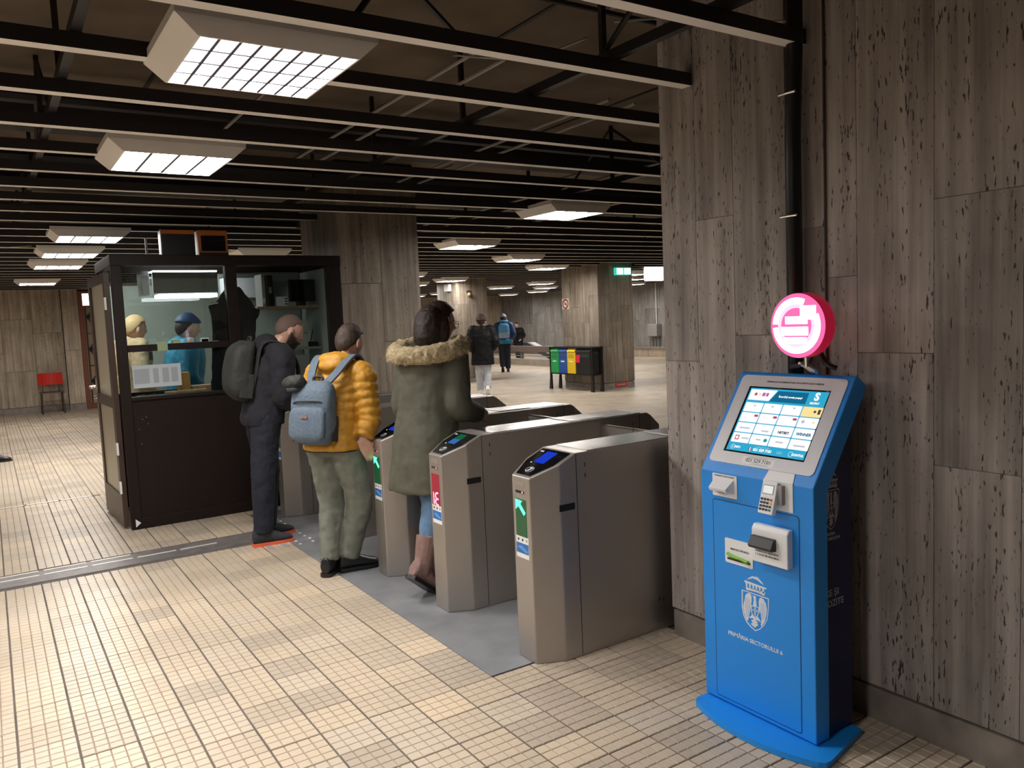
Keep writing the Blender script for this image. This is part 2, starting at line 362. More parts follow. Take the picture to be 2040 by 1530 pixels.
# far field: tiles too small to tell apart
far = MB()
for r in ((-7, 2.776, 9.18, 33), (2.776, 21, 6.98, 33), (3.976, 21, 2.9, 6.98)):
    far.add([(r[0], r[2], -.0005), (r[1], r[2], -.0005), (r[1], r[3], -.0005), (r[0], r[3], -.0005)], [(0, 1, 2, 3)])
link('distant_tiles', far.mesh('distant_tiles'), 'tile_far', floor, kind='stuff')
slab = MB().box(SLAB[0], SLAB[1], SLAB[2], SLAB[3], -.05, -.0005).build('concrete_slab', 'concrete', floor)
sm = MB().lathe([(.013, 0), (.012, .003), (.006, .0055), (.0, .006)], n=10).mesh('stud', True)
for x, y in [(1.91, 6.73), (1.92, 6.63), (1.92, 6.54), (1.92, 6.42), (1.92, 6.34), (1.92, 6.24), (1.92, 6.14), (1.92, 6.05), (1.92, 5.94), (1.93, 5.85), (1.92, 5.75), (1.82, 5.94), (1.82, 5.84), (1.82, 5.74)]:
    link('stud', sm, 'alu', slab, (x, y, -.0005))
# drain channels across the floor
dr = MB().box(-7, 1.775, DRY0+.01, DRY1-.01, -.05, -.002).build('drain_channel', plain('drain_grey', (.21, .19, .185), .5, .2, vary=.3, bscale=12), floor)
x = -3.0
while x < 1.2:
    for yy in (6.22, 6.33):
        if x > .75 and yy > 6.3: continue
        link('metal_strip', MB().box(x+.015, x+.275, yy-.009, yy+.009, -.002, .0012).mesh('metal_strip'), 'alu', dr)
    x += .29
d2 = MB().box(-7, .84, 8.92, 8.985, -.05, .0006).build('drain_channel', 'grout', floor)
x = -3.0
while x < .6:
    link('metal_strip', MB().box(x+.01, x+.28, 8.935, 8.97, .0006, .002).mesh('metal_strip'), 'alu', d2); x += .29
for a in ((1.615, 5.75, 5.96), (1.72, 5.735, 5.94)):
    MB().box(a[0]-.022, a[0]+.022, a[1], a[2], -.002, .0016).build('dark_strip', 'grey_plastic', floor)

# ---- stone cladding helper: boxes with open joints in front of a dark core
def cladding(parent, axis, plane, out, a0, a1, seams, z0, z1, splits, mat, t=.02, gap=.0009):
    """axis: the direction the wall runs in; plane: position of the outer face; out: +1/-1 side it faces"""
    for k in range(len(seams)-1):
        s0, s1 = seams[k]+gap, seams[k+1]-gap
        zs = [z0]+list(splits[k % len(splits)])+[z1]
        for q in range(len(zs)-1):
            d = random.uniform(0, .0015); p0, p1 = sorted((plane-out*d, plane-out*t))
            m = MB().box(p0, p1, s0, s1, zs[q]+gap, zs[q+1]-gap) if axis == 'y' else MB().box(s0, s1, p0, p1, zs[q]+gap, zs[q+1]-gap)
            m.build('panel', mat, parent, loc=((p0+p1)/2, (s0+s1)/2, (zs[q]+zs[q+1])/2) if axis == 'y' else ((s0+s1)/2, (p0+p1)/2, (zs[q]+zs[q+1])/2))
def seq(a, b, w):
    n = max(1, round((b-a)/w)); return [a+(b-a)*i/n for i in range(n+1)]
M['core'] = plain('joint_dark', (.07, .058, .05), .9)
SPL = [(.9, 1.98), (1.42,), (.62, 1.75), (1.12, 2.3), (1.48,)]
# wall on the right with the payment kiosk
wr = struct(MB().box(2.757, 3.4, -6, 2.812, 0, 3.2).build('wall_right', 'core'))
cladding(wr, 'y', 2.74, -1, 0, 0, [2.393, 2.61, 2.828], .135, 3.15, [(.9, 2.0), (1.36,)], 'trav')
cladding(wr, 'y', 2.74, -1, 0, 0, [2.12, 2.393], .135, 3.15, [(1.48,)], 'trav')
cladding(wr, 'y', 2.755, -1, 0, 0, [1.936, 2.12], .135, 3.15, [(1.9,)], 'trav')
cladding(wr, 'y', 2.74, -1, 0, 0, [-.21, .08, .365, .65, .94, 1.23, 1.516, 1.806, 1.936], .135, 3.15, [(1.1,), (.75, 1.9), (1.3,), (.95, 2.1), (1.62,), (1.02, 1.94), (1.412,), (1.7,)], 'trav')
cladding(wr, 'y', 2.74, -1, 0, 0, seq(-6, -.21, .3), .135, 3.15, SPL, 'trav')
cladding(wr, 'x', 2.83, 1, 0, 0, seq(2.76, 3.4, .32), .135, 3.15, SPL, 'trav')
cladding(wr, 'y', 3.418, 1, 0, 0, seq(-6, 2.81, .4), .135, 3.15, SPL, 'trav')
bs = struct(MB().box(2.7385, 2.757, -6, 2.815, 0, .126).build('baseboard_right', 'plinth'))
# black conduit running down that wall
cd = thing('conduit', 'black conduit pipe running down the stone wall behind the kiosk sign', 'pipe', (2.70, 2.058, 0))
MB().tube([(2.708, 2.058, .2), (2.708, 2.058, 2.25), (2.705, 2.05, 2.4), (2.69, 2.03, 2.62), (2.69, 2.03, 3.1)], .031, n=14).build('pipe', 'black', cd, org=cd.location, smooth=True)
for z in (2.42, 1.95):
    MB().tube([(2.675, 2.095, z), (2.672, 2.058, z), (2.675, 2.02, z)], .006, n=8).build('clip', 'chrome', cd, org=cd.location)
wc = thing('wall_cable', 'thin pale cable down the joint of the stone wall', 'cable', (2.735, 1.936, 0))
MB().tube([(2.735, 1.937, .15), (2.735, 1.935, 1.5), (2.735, 1.937, 3.1)], .0045, n=6).build('cable_run', 'brown_edge', wc, org=wc.location)

# far shell of the station
def plainwall(name, axis, plane, out, a0, a1, mat='trav_warm', w=.6, z1=3.15, th=.3, bname=None):
    p0, p1 = sorted((plane-out*.022, plane-out*th))
    b = MB().box(p0, p1, a0, a1, 0, 3.2) if axis == 'y' else MB().box(a0, a1, p0, p1, 0, 3.2)
    o = struct(b.build(name, 'core')); cladding(o, axis, plane, out, 0, 0, seq(a0, a1, w), .135, z1, [(1.3,), (.9, 2.0), (1.7,)], mat, gap=.003)
    p0, p1 = sorted((plane+out*.004, plane-out*.02))
    b = MB().box(p0, p1, a0, a1, 0, .13) if axis == 'y' else MB().box(a0, a1, p0, p1, 0, .13)
    struct(b.build(bname or name.replace('wall', 'baseboard'), 'plinth')); return o
plainwall('wall_back_left', 'x', 19.95, -1, -7, 1.42, w=.55)
pil = plainwall('wall_pilaster', 'x', 19.75, -1, 1.42, 1.74, w=.32)
plainwall('wall_back_centre', 'x', 31.5, -1, 2.9, 21, w=.9)
plainwall('wall_passage', 'y', 2.9, 1, 20.2, 31.5, w=1.2)
plainwall('wall_far_right', 'y', 20.2, -1, 2.8, 33, 'trav_grey', w=.8)
plainwall('wall_left', 'y', -7, 1, -6, 20, w=1.0)
plainwall('wall_behind', 'x', -6, 1, -7, 21, w=1.0)
# ---- ceiling: slab, slats, carriers, rods
ceil = struct(MB().box(-7, 21, -6, 33, 3.12, 3.3).build('ceiling', 'slab'))
for xx in seq(-6.6, 20.6, 1.5):
    MB().box(xx-.012, xx+.012, -6, 33, 3.112, 3.125).build('slab_joint', 'slat_dark', ceil)
sl_me = {}
def slat(x0, x1, y):
    key = (x0, x1)
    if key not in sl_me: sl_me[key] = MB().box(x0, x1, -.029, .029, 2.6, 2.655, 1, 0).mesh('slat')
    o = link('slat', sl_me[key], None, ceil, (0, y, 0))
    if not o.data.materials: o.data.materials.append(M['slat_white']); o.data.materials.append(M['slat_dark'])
y = 2.04-.6*6
k = 0
while y < 31.2:
    if y < 2.83: slat(-7, 2.735, y)
    elif y < 7.1 or 8.2 < y < 12.8: slat(-7, 20.1, y)
    elif y < 8.2: slat(-7, 2.72, y); slat(3.64, 20.1, y)
    elif y < 14.2: slat(-7, 10.63, y); slat(11.63, 20.1, y)
    elif 17.4 < y < 18.6: slat(-7, 9.85, y); slat(10.8, 20.1, y)
    elif y < 19.7: slat(-7, 20.1, y)
    else: slat(2.95, 20.1, y)
    y += .6
for xx in (-4.2, -1.9, .35, 2.3):
    MB().box(xx-.018, xx+.018, -5.5, 19.8, 2.657, 2.70).build('carrier_bar', 'black_iron', ceil)
for xx in (4.4, 6.8, 9.2, 12.0, 15, 18):
    MB().box(xx-.018, xx+.018, 3, 31, 2.657, 2.70).build('carrier_bar', 'black_iron', ceil)
rod = MB().box(-.012, .012, -.012, .012, 2.7, 3.12).mesh('hanger_rod')
for xx in (-1.9, .35, 2.3, 4.4, 6.8, 9.2, 12.0):
    yy = 1.5
    while yy < 14: 
        if not (xx == 2.3 and 7 < yy < 8.4): link('hanger_rod', rod, 'black_iron', ceil, (xx, yy, 0))
        yy += 1.2
for (a, b) in (((.35, 2.1, 2.7), (.35, 2.7, 3.1)), ((.35, 2.1, 3.1), (.35, 1.5, 2.7)), ((2.3, 2.7, 2.7), (2.3, 2.1, 3.1)), ((1.6, 2.75, 2.70), (1.1, 2.75, 3.1)), ((1.2, 2.75, 2.70), (1.5, 2.75, 3.1)), ((4.4, 4.5, 2.7), (4.4, 5.1, 3.1)), ((4.4, 5.1, 3.1), (4.4, 5.7, 2.7)), ((.35, 4.5, 2.7), (.35, 5.1, 3.1)), ((.35, 5.1, 3.1), (.35, 5.7, 2.7)), ((6.8, 6.9, 2.7), (6.8, 7.5, 3.1)), ((6.8, 9.3, 2.7), (6.8, 8.7, 3.1))):
    MB().tube([a, b], .012, n=6).build('brace', 'black_iron', ceil)
# dark service runs and cables above the slats
for y0, z, r, m in ((2.38, 2.99, .018, 'black_iron'), (2.85, 2.95, .012, 'black_iron'), (4.1, 2.9, .03, 'black_iron'), (5.3, 2.95, .04, 'black_iron'), (6.5, 2.85, .05, 'black_iron'), (7.7, 2.9, .06, 'black_iron'), (9.0, 2.85, .05, 'black_iron'), (11.3, 2.9, .06, 'black_iron')):
    MB().tube([(-6.5, y0, z), (2.70 if y0 < 2.83 or 7 < y0 < 8.2 else 19.5, y0, z)], r, n=8).build('service_run', m, ceil)
for x0, y0, y1, z in ((2.05, 3.3, 6.2, 2.86), (2.2, 3.3, 6.0, 2.84), (1.4, 3.9, 6.9, 2.9), (3.1, 3.6, 6.6, 2.82), (3.3, 3.6, 6.6, 2.82), (5.2, 5.2, 9.5, 2.85), (4.9, 5.0, 9.5, 2.85), (6.2, 7, 12, 2.85)):
    MB().tube([(x0, y0, z), (x0+.02, y1, z)], .010, n=6).build('conduit_run', 'grey_pipe', ceil)
for pts in ([(2.28, 2.6, 2.80), (2.45, 2.4, 2.78), (2.6, 2.2, 2.72), (2.72, 2.05, 2.70)], [(2.28, 2.62, 2.86), (2.5, 2.45, 2.9), (2.72, 2.3, 2.92)], [(1.85, 3.2, 2.78), (2.1, 2.98, 2.74), (2.3, 2.8, 2.80)], [(.1, 8.3, 2.6), (.15, 9.2, 2.5), (.5, 10.2, 2.6)]):
    MB().tube(pts, .0055, n=6, smooth=6).build('loose_cable', 'grey_pipe', ceil, smooth=True)
# broad dark beams
for yy, w_ in ((6.0, .22), (8.4, .25), (10.8, .25), (13.2, .25), (15.6, .25), (18.0, .25)):
    MB().box(-7, 2.9 if 7 < yy < 8.3 else 20, yy-w_/2, yy+w_/2, 2.93, 3.12).build('beam', 'slat_dark', ceil)

# ---- pillars
def pillar(x0, x1, y0, y1, label, mat='trav_mid', w=.33):
    o = thing('pillar', label, 'pillar', ((x0+x1)/2, (y0+y1)/2, 0), 'stone pillars of the concourse'); g = o.location
    MB().box(x0+.02, x1-.02, y0+.02, y1-.02, 0, 3.12).build('core', 'core', o, org=g)
    def clad(axis, plane, out, seams, spl):
        for k in range(len(seams)-1):
            zs = [.135]+list(spl[k % len(spl)])+[3.1]; s0, s1 = seams[k]+.002, seams[k+1]-.002
            for q in range(len(zs)-1):
                p0, p1 = sorted((plane-out*random.uniform(0, .002), plane-out*.02))
                b = MB().box(p0, p1, s0, s1, zs[q]+.002, zs[q+1]-.002) if axis == 'y' else MB().box(s0, s1, p0, p1, zs[q]+.002, zs[q+1]-.002)
                b.build('panel', mat, o, org=g)
    clad('x', y0, -1, seq(x0, x1, w), SPL); clad('y', x0, -1, seq(y0+.02, y1-.02, w), SPL); clad('x', y1, 1, seq(x0, x1, w), SPL); clad('y', x1, 1, seq(y0+.02, y1-.02, w), SPL)
    MB().box(x0+.006, x1-.006, y0+.006, y1-.006, 0, .125).build('plinth', 'plinth', o, org=g)
    return o
pillar(2.80, 3.62, 7.12, 8.15, 'travertine pillar right beside the ticket booth')
pillar(9.88, 10.75, 17.45, 18.5, 'travertine pillar farther back, behind the walker in the black jacket')
p3 = pillar(10.65, 11.6, 12.92, 14.15, 'travertine pillar with a no smoking sign, behind the recycling bins')

# ================================================================== CEILING LAMPS
def lamp_proto(cols, rows, deep):
    root = thing('ceiling_lamp', '', 'ceiling light', (0, 0, 0))
    rx, ry, lx, ly, zr, zl = .345, .290, .275, .280, 0, -.063
    t = .008
    m = MB()
    R4 = [(-rx, -ry, zr), (rx, -ry, zr), (rx, ry, zr), (-rx, ry, zr)]; L4 = [(-lx, -ly, zl), (lx, -ly, zl), (lx, ly, zl), (-lx, ly, zl)]
    I4 = [(-lx+t, -ly+t, zl), (lx-t, -ly+t, zl), (lx-t, ly-t, zl), (-lx+t, ly-t, zl)]; J4 = [(a, b, zl+.05) for a, b, c in I4]; K4 = [(a, b, zr+.03) for a, b, c in R4]
    m.loft([J4, I4, L4, R4, K4], cap=False); m.add(K4, [(0, 1, 2, 3)]); m.add([(a, b, zr+.028) for a, b, c in J4], [(0, 1, 2, 3)])
    m.build('housing', 'lamp_body', root)
    MB().add([(a*.99, b*.99, zl+(.049 if deep else .012)) for a, b, c in I4], [(0, 1, 2, 3)]).build('diffuser', 'diffuser_near' if deep else 'diffuser', root)
    for k in range(1, cols):
        x = -lx+2*lx*k/cols; zb = zl+.002; h = .044 if deep else .008; th = .004
        if deep: MB().prism([(x-th*2, zb+h), (x+th*2, zb+h), (x+.0055, zb), (x-.0055, zb)], 'y', -ly+t, ly-t).xf(Matrix.Identity(4)).build('louver_blade', 'louver', root)
        else: MB().box(x-.008, x+.008, -ly+t, ly-t, zb, zb+h).build('divider', 'lamp_divider', root)
    for k in range(1, rows):
        y = -ly+2*ly*k/rows
        if deep: MB().prism([(y-.008, zl+.046), (y+.008, zl+.046), (y+.0055, zl+.002), (y-.0055, zl+.002)], 'x', -lx+t, lx-t).build('louver_blade', 'louver', root)
    return root
def copy_tree(o, parent=None):
    c = o.copy(); C.objects.link(c); c.parent = parent
    for ch in [q for q in o.children]: copy_tree(ch, c)
    return c
lampA = lamp_proto(8, 4, True); lampA.location = (.92, 3.005, 2.6)
lampA['label'] = 'nearest ceiling light with a square louver grid, at top left'; lampA['group'] = 'ceiling light panels'
lampB = lamp_proto(4, 1, False)
LAMPS = [((.945, 4.85), 'second nearest ceiling light, with four long glowing panes, left of centre'),
 ((.925, 8.88), 'ceiling light at left, nearest of the row of four near the ticket booth'),
 ((.90, 10.68), 'ceiling light at left, second of the row of four near the ticket booth'),
 ((.90, 12.5), 'ceiling light at left, third of the row of four near the ticket booth'),
 ((.84, 16.35), 'ceiling light at left, the last one before the wall with the red chair'),
 ((4.66, 6.13), 'ceiling light above the turnstiles, left of the stone wall edge'),
 ((5.37, 9.15), 'ceiling light above the passage, nearest right of the booth pillar'),
 ((7.55, 11.2), 'ceiling light above the passage, second from the booth pillar'),
 ((9.55, 13.15), 'ceiling light just before the pillar with the no smoking sign'),
 ((9.55, 17.15), 'ceiling light just before the farther pillar, above the walker in black'),
 ((13.9, 21.7), 'far ceiling light touching the right edge of the farther pillar'),
 ((13.85, 19.4), 'far ceiling light left of the pillar with the no smoking sign'),
 ((16.1, 22.3), 'far ceiling light partly hidden by the pillar with the no smoking sign'),
 ((18.5, 28.3), 'farthest ceiling light before the grey wall over the stairs'),
 ((18.1, 25.6), 'far ceiling light over the stair railing'),
 ((7.5, 15.35), 'ceiling light whose end shows beside the booth pillar, upper one'),
 ((9.5, 19.1), 'ceiling light whose end shows beside the booth pillar, lower one'),
 ((13.7, 27.4), 'tiny far ceiling light left of the farther pillar'),
 ((13.85, 25.6), 'small far ceiling light touching the left of the farther pillar'),
 ((13.85, 15.3), 'ceiling light beside the white lit sign, upper one'),
 ((15.9, 17.6), 'ceiling light beside the white lit sign, middle one'),
 ((18.7, 20.75), 'ceiling light beside the white lit sign, lowest one'),
 ((3.1, 10.7), 'ceiling light showing above the roof of the ticket booth')]
first = True
for (x, y), lab in LAMPS:
    o = lampB if first else copy_tree(lampB); first = False
    o.location = (x, y, 2.598); o['label'] = lab; o['group'] = 'ceiling light panels'
# unseen copies of the lamps, added to brighten the kiosk, stone wall and hall
for x, y in ((-2.9, 4.85), (-2.9, 8.9), (-2.9, 12.5), (-2.9, 16.3), (-.95, 3.0), (-.95, 4.85), (-.95, 1.15), (11.7, 10.8)):
    o = copy_tree(lampA if (x, y) == (-.95, 3.0) else lampB); o.location = (x, y, 2.598); o['label'] = 'unseen ceiling light added to brighten the hall'; o['group'] = 'added ceiling lights outside the picture'

# ================================================================== PAYMENT KIOSK
KX, KY = 2.36, 1.99
k = thing('payment_kiosk', 'blue self-service payment kiosk with a slanted touch screen against the stone wall', 'kiosk', (2.46, KY, 0)); KO = k.location
kw = .262
# front shell: vertical part plus slanted head, thin in profile
prof = [(2.36, .03), (2.36, .96), (2.61, 1.33), (2.625, 1.335), (2.668, 1.30), (2.668, 1.275), (2.47, .985), (2.437, .93), (2.437, .03)]
m = MB().prism([(a, b) for a, b in prof], 'y', KY-kw, KY+kw)
body = m.build('front_shell', 'kblue', k, org=KO)
bv = body.modifiers.new('bevel', 'BEVEL'); bv.width = .004; bv.segments = 2; bv.limit_method = 'ANGLE'
m = MB().prism([(2.437, .03), (2.437, .95), (2.47, 1.0), (2.6, 1.2), (2.6, .03)], 'y', KY-kw+.018, KY+kw-.018)
cab = m.build('cabinet', 'knavy', k, org=KO)
# base plate, curved at the front
pts = []
for i in range(17):
    a = -1+2*i/16; pts.append((2.30-.075*(1-a*a), KY+a*.315))
pts = [(2.60, KY-.28)]+[(2.30, KY-.315)]+pts+[(2.30, KY+.27)]+[(2.60, KY+.27)]
pts = [(2.595, KY-.285), (2.33, KY-.345), (2.30, KY-.345)]
for i in range(13):
    a = -.92+1.84*i/12; pts.append((2.222+.072*abs(a)**2.2, KY-.04+a*.31))
pts += [(2.31, KY+.262), (2.595, KY+.262)]
MB().prism(pts, 'z', .002, .024).build('base_plate', 'kblue', k, org=KO)
# slanted plane frame: u to the right (-Y), v up the slope
ks = Vector((.25, 0, .37)).normalized(); ku = Vector((0, -1, 0)); kn = ku.cross(ks)
if kn.x > 0: kn = -kn
def sp(u, v, h=0): return Vector((2.36, KY, .96)) + ku*u + ks*v + kn*h
def rrect(u0, u1, v0, v1, r, n=5):
    out = []
    for cx, cy, a0 in ((u1-r, v0+r, -90), (u1-r, v1-r, 0), (u0+r, v1-r, 90), (u0+r, v0+r, 180)):
        for i in range(n+1):
            a = math.radians(a0+90*i/n); out.append((cx+r*math.cos(a), cy+r*math.sin(a)))
    return out
def sprism(poly, h0, h1):
    n = len(poly); mb = MB(); mb.add([sp(u, v, h0) for u, v in poly]+[sp(u, v, h1) for u, v in poly], [tuple(range(n))[::-1], tuple(range(n, 2*n))]+[(i, (i+1) % n, n+(i+1) % n, n+i) for i in range(n)]); return mb
def fprism(poly, h0, h1):
    """on the vertical front: poly in (u, z), u to the right"""
    n = len(poly); mb = MB(); mb.add([(KX-h0, KY-u, z) for u, z in poly]+[(KX-h1, KY-u, z) for u, z in poly], [tuple(range(n))[::-1], tuple(range(n, 2*n))]+[(i, (i+1) % n, n+(i+1) % n, n+i) for i in range(n)]); return mb
# bezel as a ring around the recessed display
def ring(outer, inner, h0, h1):
    n = len(outer); mb = MB()
    V = [sp(u, v, h1) for u, v in outer]+[sp(u, v, h1) for u, v in inner]+[sp(u, v, h0) for u, v in outer]+[sp(u, v, h0) for u, v in inner]
    fs = []
    for i in range(n):
        j = (i+1) % n; fs += [(i, j, n+j, n+i), (2*n+i, 2*n+j, j, i), (n+i, n+j, 3*n+j, 3*n+i)]
    return mb.add(V, fs)
bez = ring(rrect(-.241, .243, .043, .436, .02), rrect(-.187, .188, .092, .386, .002), .0, .004).build('screen_bezel', 'silver', k, org=KO)
M['scr_blue'] = emis('screen_blue', (.035, .42, .66), .95); M['scr_white'] = emis('screen_white', (.95, .97, 1), 1.05); M['scr_dark'] = emis('screen_darkblue', (.01, .17, .33), .8)
M['scr_yellow'] = emis('screen_yellow', (1, .78, .33), 1.0); M['scr_red'] = emis('screen_red', (.75, .10, .15), .8); M['scr_pink'] = emis('screen_magenta', (.72, .15, .5), .8); M['scr_ink'] = emis('screen_ink', (.12, .13, .16), .5); M['scr_pale'] = emis('screen_pale', (.62, .62, .66), .9); M['scr_teal'] = emis('screen_teal', (.03, .45, .42), .7)
scr = sprism(rrect(-.187, .188, .092, .386, .001, 1), .0003, .0012).build('display', 'black_gloss', k, org=KO)
sprism([(-.178, .100), (.181, .100), (.181, .379), (-.178, .379)], .0013, .0016).build('screen_image', 'scr_blue', scr, org=KO)
def px(name, poly, mat, h=.0017): return sprism(poly, h-.0001, h+.0002).build(name, mat, scr, org=KO)
px('banner', [(-.172, .373), (-.045, .373), (-.07, .325), (-.172, .325)], 'scr_white')
px('banner', [(-.042, .371), (.098, .371), (.098, .323), (-.066, .323)], 'scr_dark')
px('banner_logo', rrect(-.148, -.135, .345, .358, .004, 3), 'scr_red', .0021); px('banner_logo', rrect(-.092, -.08, .344, .360, .003, 3), 'scr_pink', .0021); px('banner_logo', rrect(-.110, -.096, .344, .360, .003, 3), 'scr_pink', .0021); px('banner_logo', rrect(-.128, -.117, .347, .357, .002, 2), 'scr_yellow', .0021)
for r in range(4):
    for c in range(4):
        u0 = -.172+c*.0897; v1 = .314-r*.0455
        px('button', rrect(u0, u0+.0855, v1-.0415, v1, .003, 2), 'scr_yellow' if (r, c) == (0, 3) else 'scr_white')
def stxt(s, u, v, size, mat, name='screen_text', bold=0, par=None, h=.0022, xs=1):
    mt = frame(sp(u, v, h)-KO, ku, ks); return text(name, s, size, mat, par or scr, mt, bold, xs=xs)
stxt('Încarcă-ți cartela prepay!', .024, .347, .0105, 'scr_white', bold=.0003)
stxt('SELFPAY', .137, .329, .011, 'scr_white', bold=.0004)
stxt('S', .138, .356, .044, 'scr_white', 'screen_logo', bold=.002)
stxt('NETBET', .054, .197, .014, 'scr_ink', bold=.0005); stxt('WINNER', .142, .199, .016, 'scr_dark', bold=.0005); 
for u, v, ww in ((-.13, .2, .05), (-.03, .195, .034), (.142, .152, .05), (.052, .157, .034), (-.108, .156, .034), (-.045, .157, .022), (-.04, .302, .012), (-.125, .30, .01), (.06, .303, .012)): px('faint_logo', rrect(u-ww/2, u+ww/2, v-.003, v+.003, .002, 2), 'scr_pale', .0021)
for c in (0, 1, 2): px('badge', rrect(-.108+c*.0897, -.09+c*.0897, .252, .262, .003, 2), 'scr_red', .0021)
px('tile_icon', rrect(-.158, -.138, .147, .167, .003, 2), 'scr_red', .0021); px('tile_icon', rrect(-.154, -.142, .151, .163, .002, 2), 'scr_white', .0024)
px('tile_icon', rrect(-.02, -.004, .150, .164, .006, 3), 'scr_teal', .0021)
px('tile_icon', rrect(.147, .158, .290, .300, .004, 3), 'scr_ink', .0021); px('tile_icon', rrect(.165, .176, .285, .305, .001, 1), 'scr_ink', .0021); px('tile_icon', rrect(.112, .126, .244, .258, .006, 3), 'scr_pale', .0021); px('tile_icon', rrect(.158, .168, .246, .256, .004, 3), 'scr_yellow', .0021)
stxt('INFO', -.128, .116, .0125, 'scr_white', bold=.0004); stxt('i', -.151, .116, .0125, 'scr_white', bold=.0004)
stxt('021 529 7101', -.007, .114, .0155, 'scr_white', bold=.0006); px('fine_print', [(-.045, .1255), (.02, .1255), (.02, .1272), (-.045, .1272)], 'scr_pale', .0021); px('fine_print', [(.058, .117), (.082, .117), (.082, .1188), (.058, .1188)], 'scr_pale', .0021); px('fine_print', [(.058, .111), (.082, .111), (.082, .1128), (.058, .1128)], 'scr_pale', .0021); stxt('CONTUL', .150, .115, .0125, 'scr_white', bold=.0005)
for u in (-.151, .120):
    mb = MB(); mb.loft([[sp(u+r_*math.cos(6.283*i/20), .116+r_*math.sin(6.283*i/20), .002) for i in range(20)] for r_ in (.010, .0088)], cap=False); mb.build('icon_ring', 'scr_white', scr, org=KO)
px('flag', [(-.072, .107), (-.068, .107), (-.068, .122), (-.072, .122)], 'scr_dark'); px('flag', [(-.068, .107), (-.064, .107), (-.064, .122), (-.068, .122)], 'scr_white'); px('flag', [(-.064, .107), (-.060, .107), (-.060, .122), (-.064, .122)], 'scr_red')
sprism(rrect(-.08, .07, .052, .082, .002, 2), .0041, .0045).build('phone_label', 'white', bez, org=KO)
stxt('021 529 7101', -.004, .067, .021, 'ink', 'label_text', 0, bez, .0048)
for v_, a_, b_ in ((.0793, -.055, .035), (.0545, -.03, .045)): sprism([(a_, v_-.0009), (b_, v_-.0009), (b_, v_+.0009), (a_, v_+.0009)], .0046, .0048).build('fine_print', 'grey_plastic', bez, org=KO)
stxt('TERMINALUL NU ELIBEREAZĂ REST ȘI ACCEPTĂ DOAR NUMERAR', .018, .409, .0088, 'ink', 'label_text', .0001, bez, .0044)
# front door panel: outline groove
def fline(u0, z0, u1, z1, w_=.0018): return fprism([(u0-w_/2, z0-w_/2), (u1+w_/2, z0-w_/2), (u1+w_/2, z1+w_/2), (u0-w_/2, z1+w_/2)], -.001, .0004)
fp = MB(); ring_o = rrect(-.203, .203, .045, .852, .012); ring_i = rrect(-.2005, .2005, .0475, .8495, .010)
n = len(ring_o); fp.add([(KX-.0005, KY-u, z) for u, z in ring_o+ring_i], [(i, (i+1) % n, n+(i+1) % n, n+i) for i in range(n)])
fp.build('door_groove', 'knavy', k, org=KO)
door = fprism(rrect(-.1995, .1995, .0485, .8485, .010), .0, .0012).build('door_panel', 'kblue', k, org=KO)
# barcode reader
rd = fprism(rrect(-.199, -.077, .866, .955, .003, 2), .0, .003).build('code_reader', 'white', k, org=KO)
mb = MB(); A = [(-.185, .897), (-.092, .897), (-.092, .935), (-.185, .935)]
mb.add([(KX-.003, KY+.185, .94), (KX-.003, KY+.092, .94), (KX-.003, KY+.090, .885), (KX-.003, KY+.187, .885), (KX-.042, KY+.185, .905), (KX-.042, KY+.100, .905), (KX-.036, KY+.100, .893), (KX-.036, KY+.185, .893)],
       [(0, 1, 5, 4), (1, 2, 6, 5), (2, 3, 7, 6), (3, 0, 4, 7), (4, 5, 6, 7), (0, 3, 2, 1)]); mb.build('reader_hood', 'white', rd, org=KO)
MB().add([(KX-.0365, KY+.165, .8925), (KX-.0365, KY+.115, .8925), (KX-.015, KY+.115, .8885), (KX-.015, KY+.165, .8885)], [(0, 1, 2, 3)]).xf(Matrix.Translation((0, 0, -.0012))).build('reader_window', 'black', rd, org=KO)
mt = frame(Vector((KX-.0034, KY+.138, .9475))-KO, (0, -1, 0), (0, 0, 1)); text('label_text', 'SCANEAZĂ CODUL DE BARE', .0075, 'ink', rd, mt)
# card terminal on its bent plate
pp = fprism([(.049, .859), (.178, .859), (.178, .965), (.049, .965)], .0, .003).build('terminal_plate', 'white', k, org=KO)
sprism([(.049, .0), (.178, .0), (.170, .042), (.056, .042)], .0, .003).build('plate_flange', 'white', pp, org=KO)
def TT(u, z, h): return Vector((KX-.012-h-.10*max(0, (.985-z))*.35, KY-u, z))
tm_ = MB().bbox(-.033, .033, -.060, .060, -.011, .011, .005)
tmx = frame(Vector((KX-.026, KY-.094, .905)), (0, -1, 0), Vector((.30, 0, .954)))
term = tm_.xf(tmx).build('card_terminal', 'white', k, org=KO, smooth=False)
def onT(mb): return mb.xf(tmx)
onT(MB().box(-.026, .022, .012, .046, .0108, .0122)).build('terminal_frame', 'grey_plastic', term, org=KO)
M['term_lcd'] = emis('terminal_lcd', (.85, .88, .86), .9)
onT(MB().box(-.023, .019, .015, .043, .0122, .0127)).build('terminal_display', 'term_lcd', term, org=KO)
kc = {(0, 3): 'red_plastic', (1, 3): plain('key_yellow', (.75, .55, .1), .4), (3, 3): plain('key_green', (.02, .25, .15), .4)}
for r in range(4):
    for c in range(4):
        onT(MB().box(-.027+c*.0135, -.0175+c*.0135, -.003-r*.0125-.008, -.003-r*.0125, .0108, .013)).build('key', kc.get((r, c), M['ink']), term, org=KO)
MB().box(KX-.022, KX-.003, KY-.145, KY-.10, .885, .955).build('terminal_mount', 'grey_plastic', pp, org=KO)
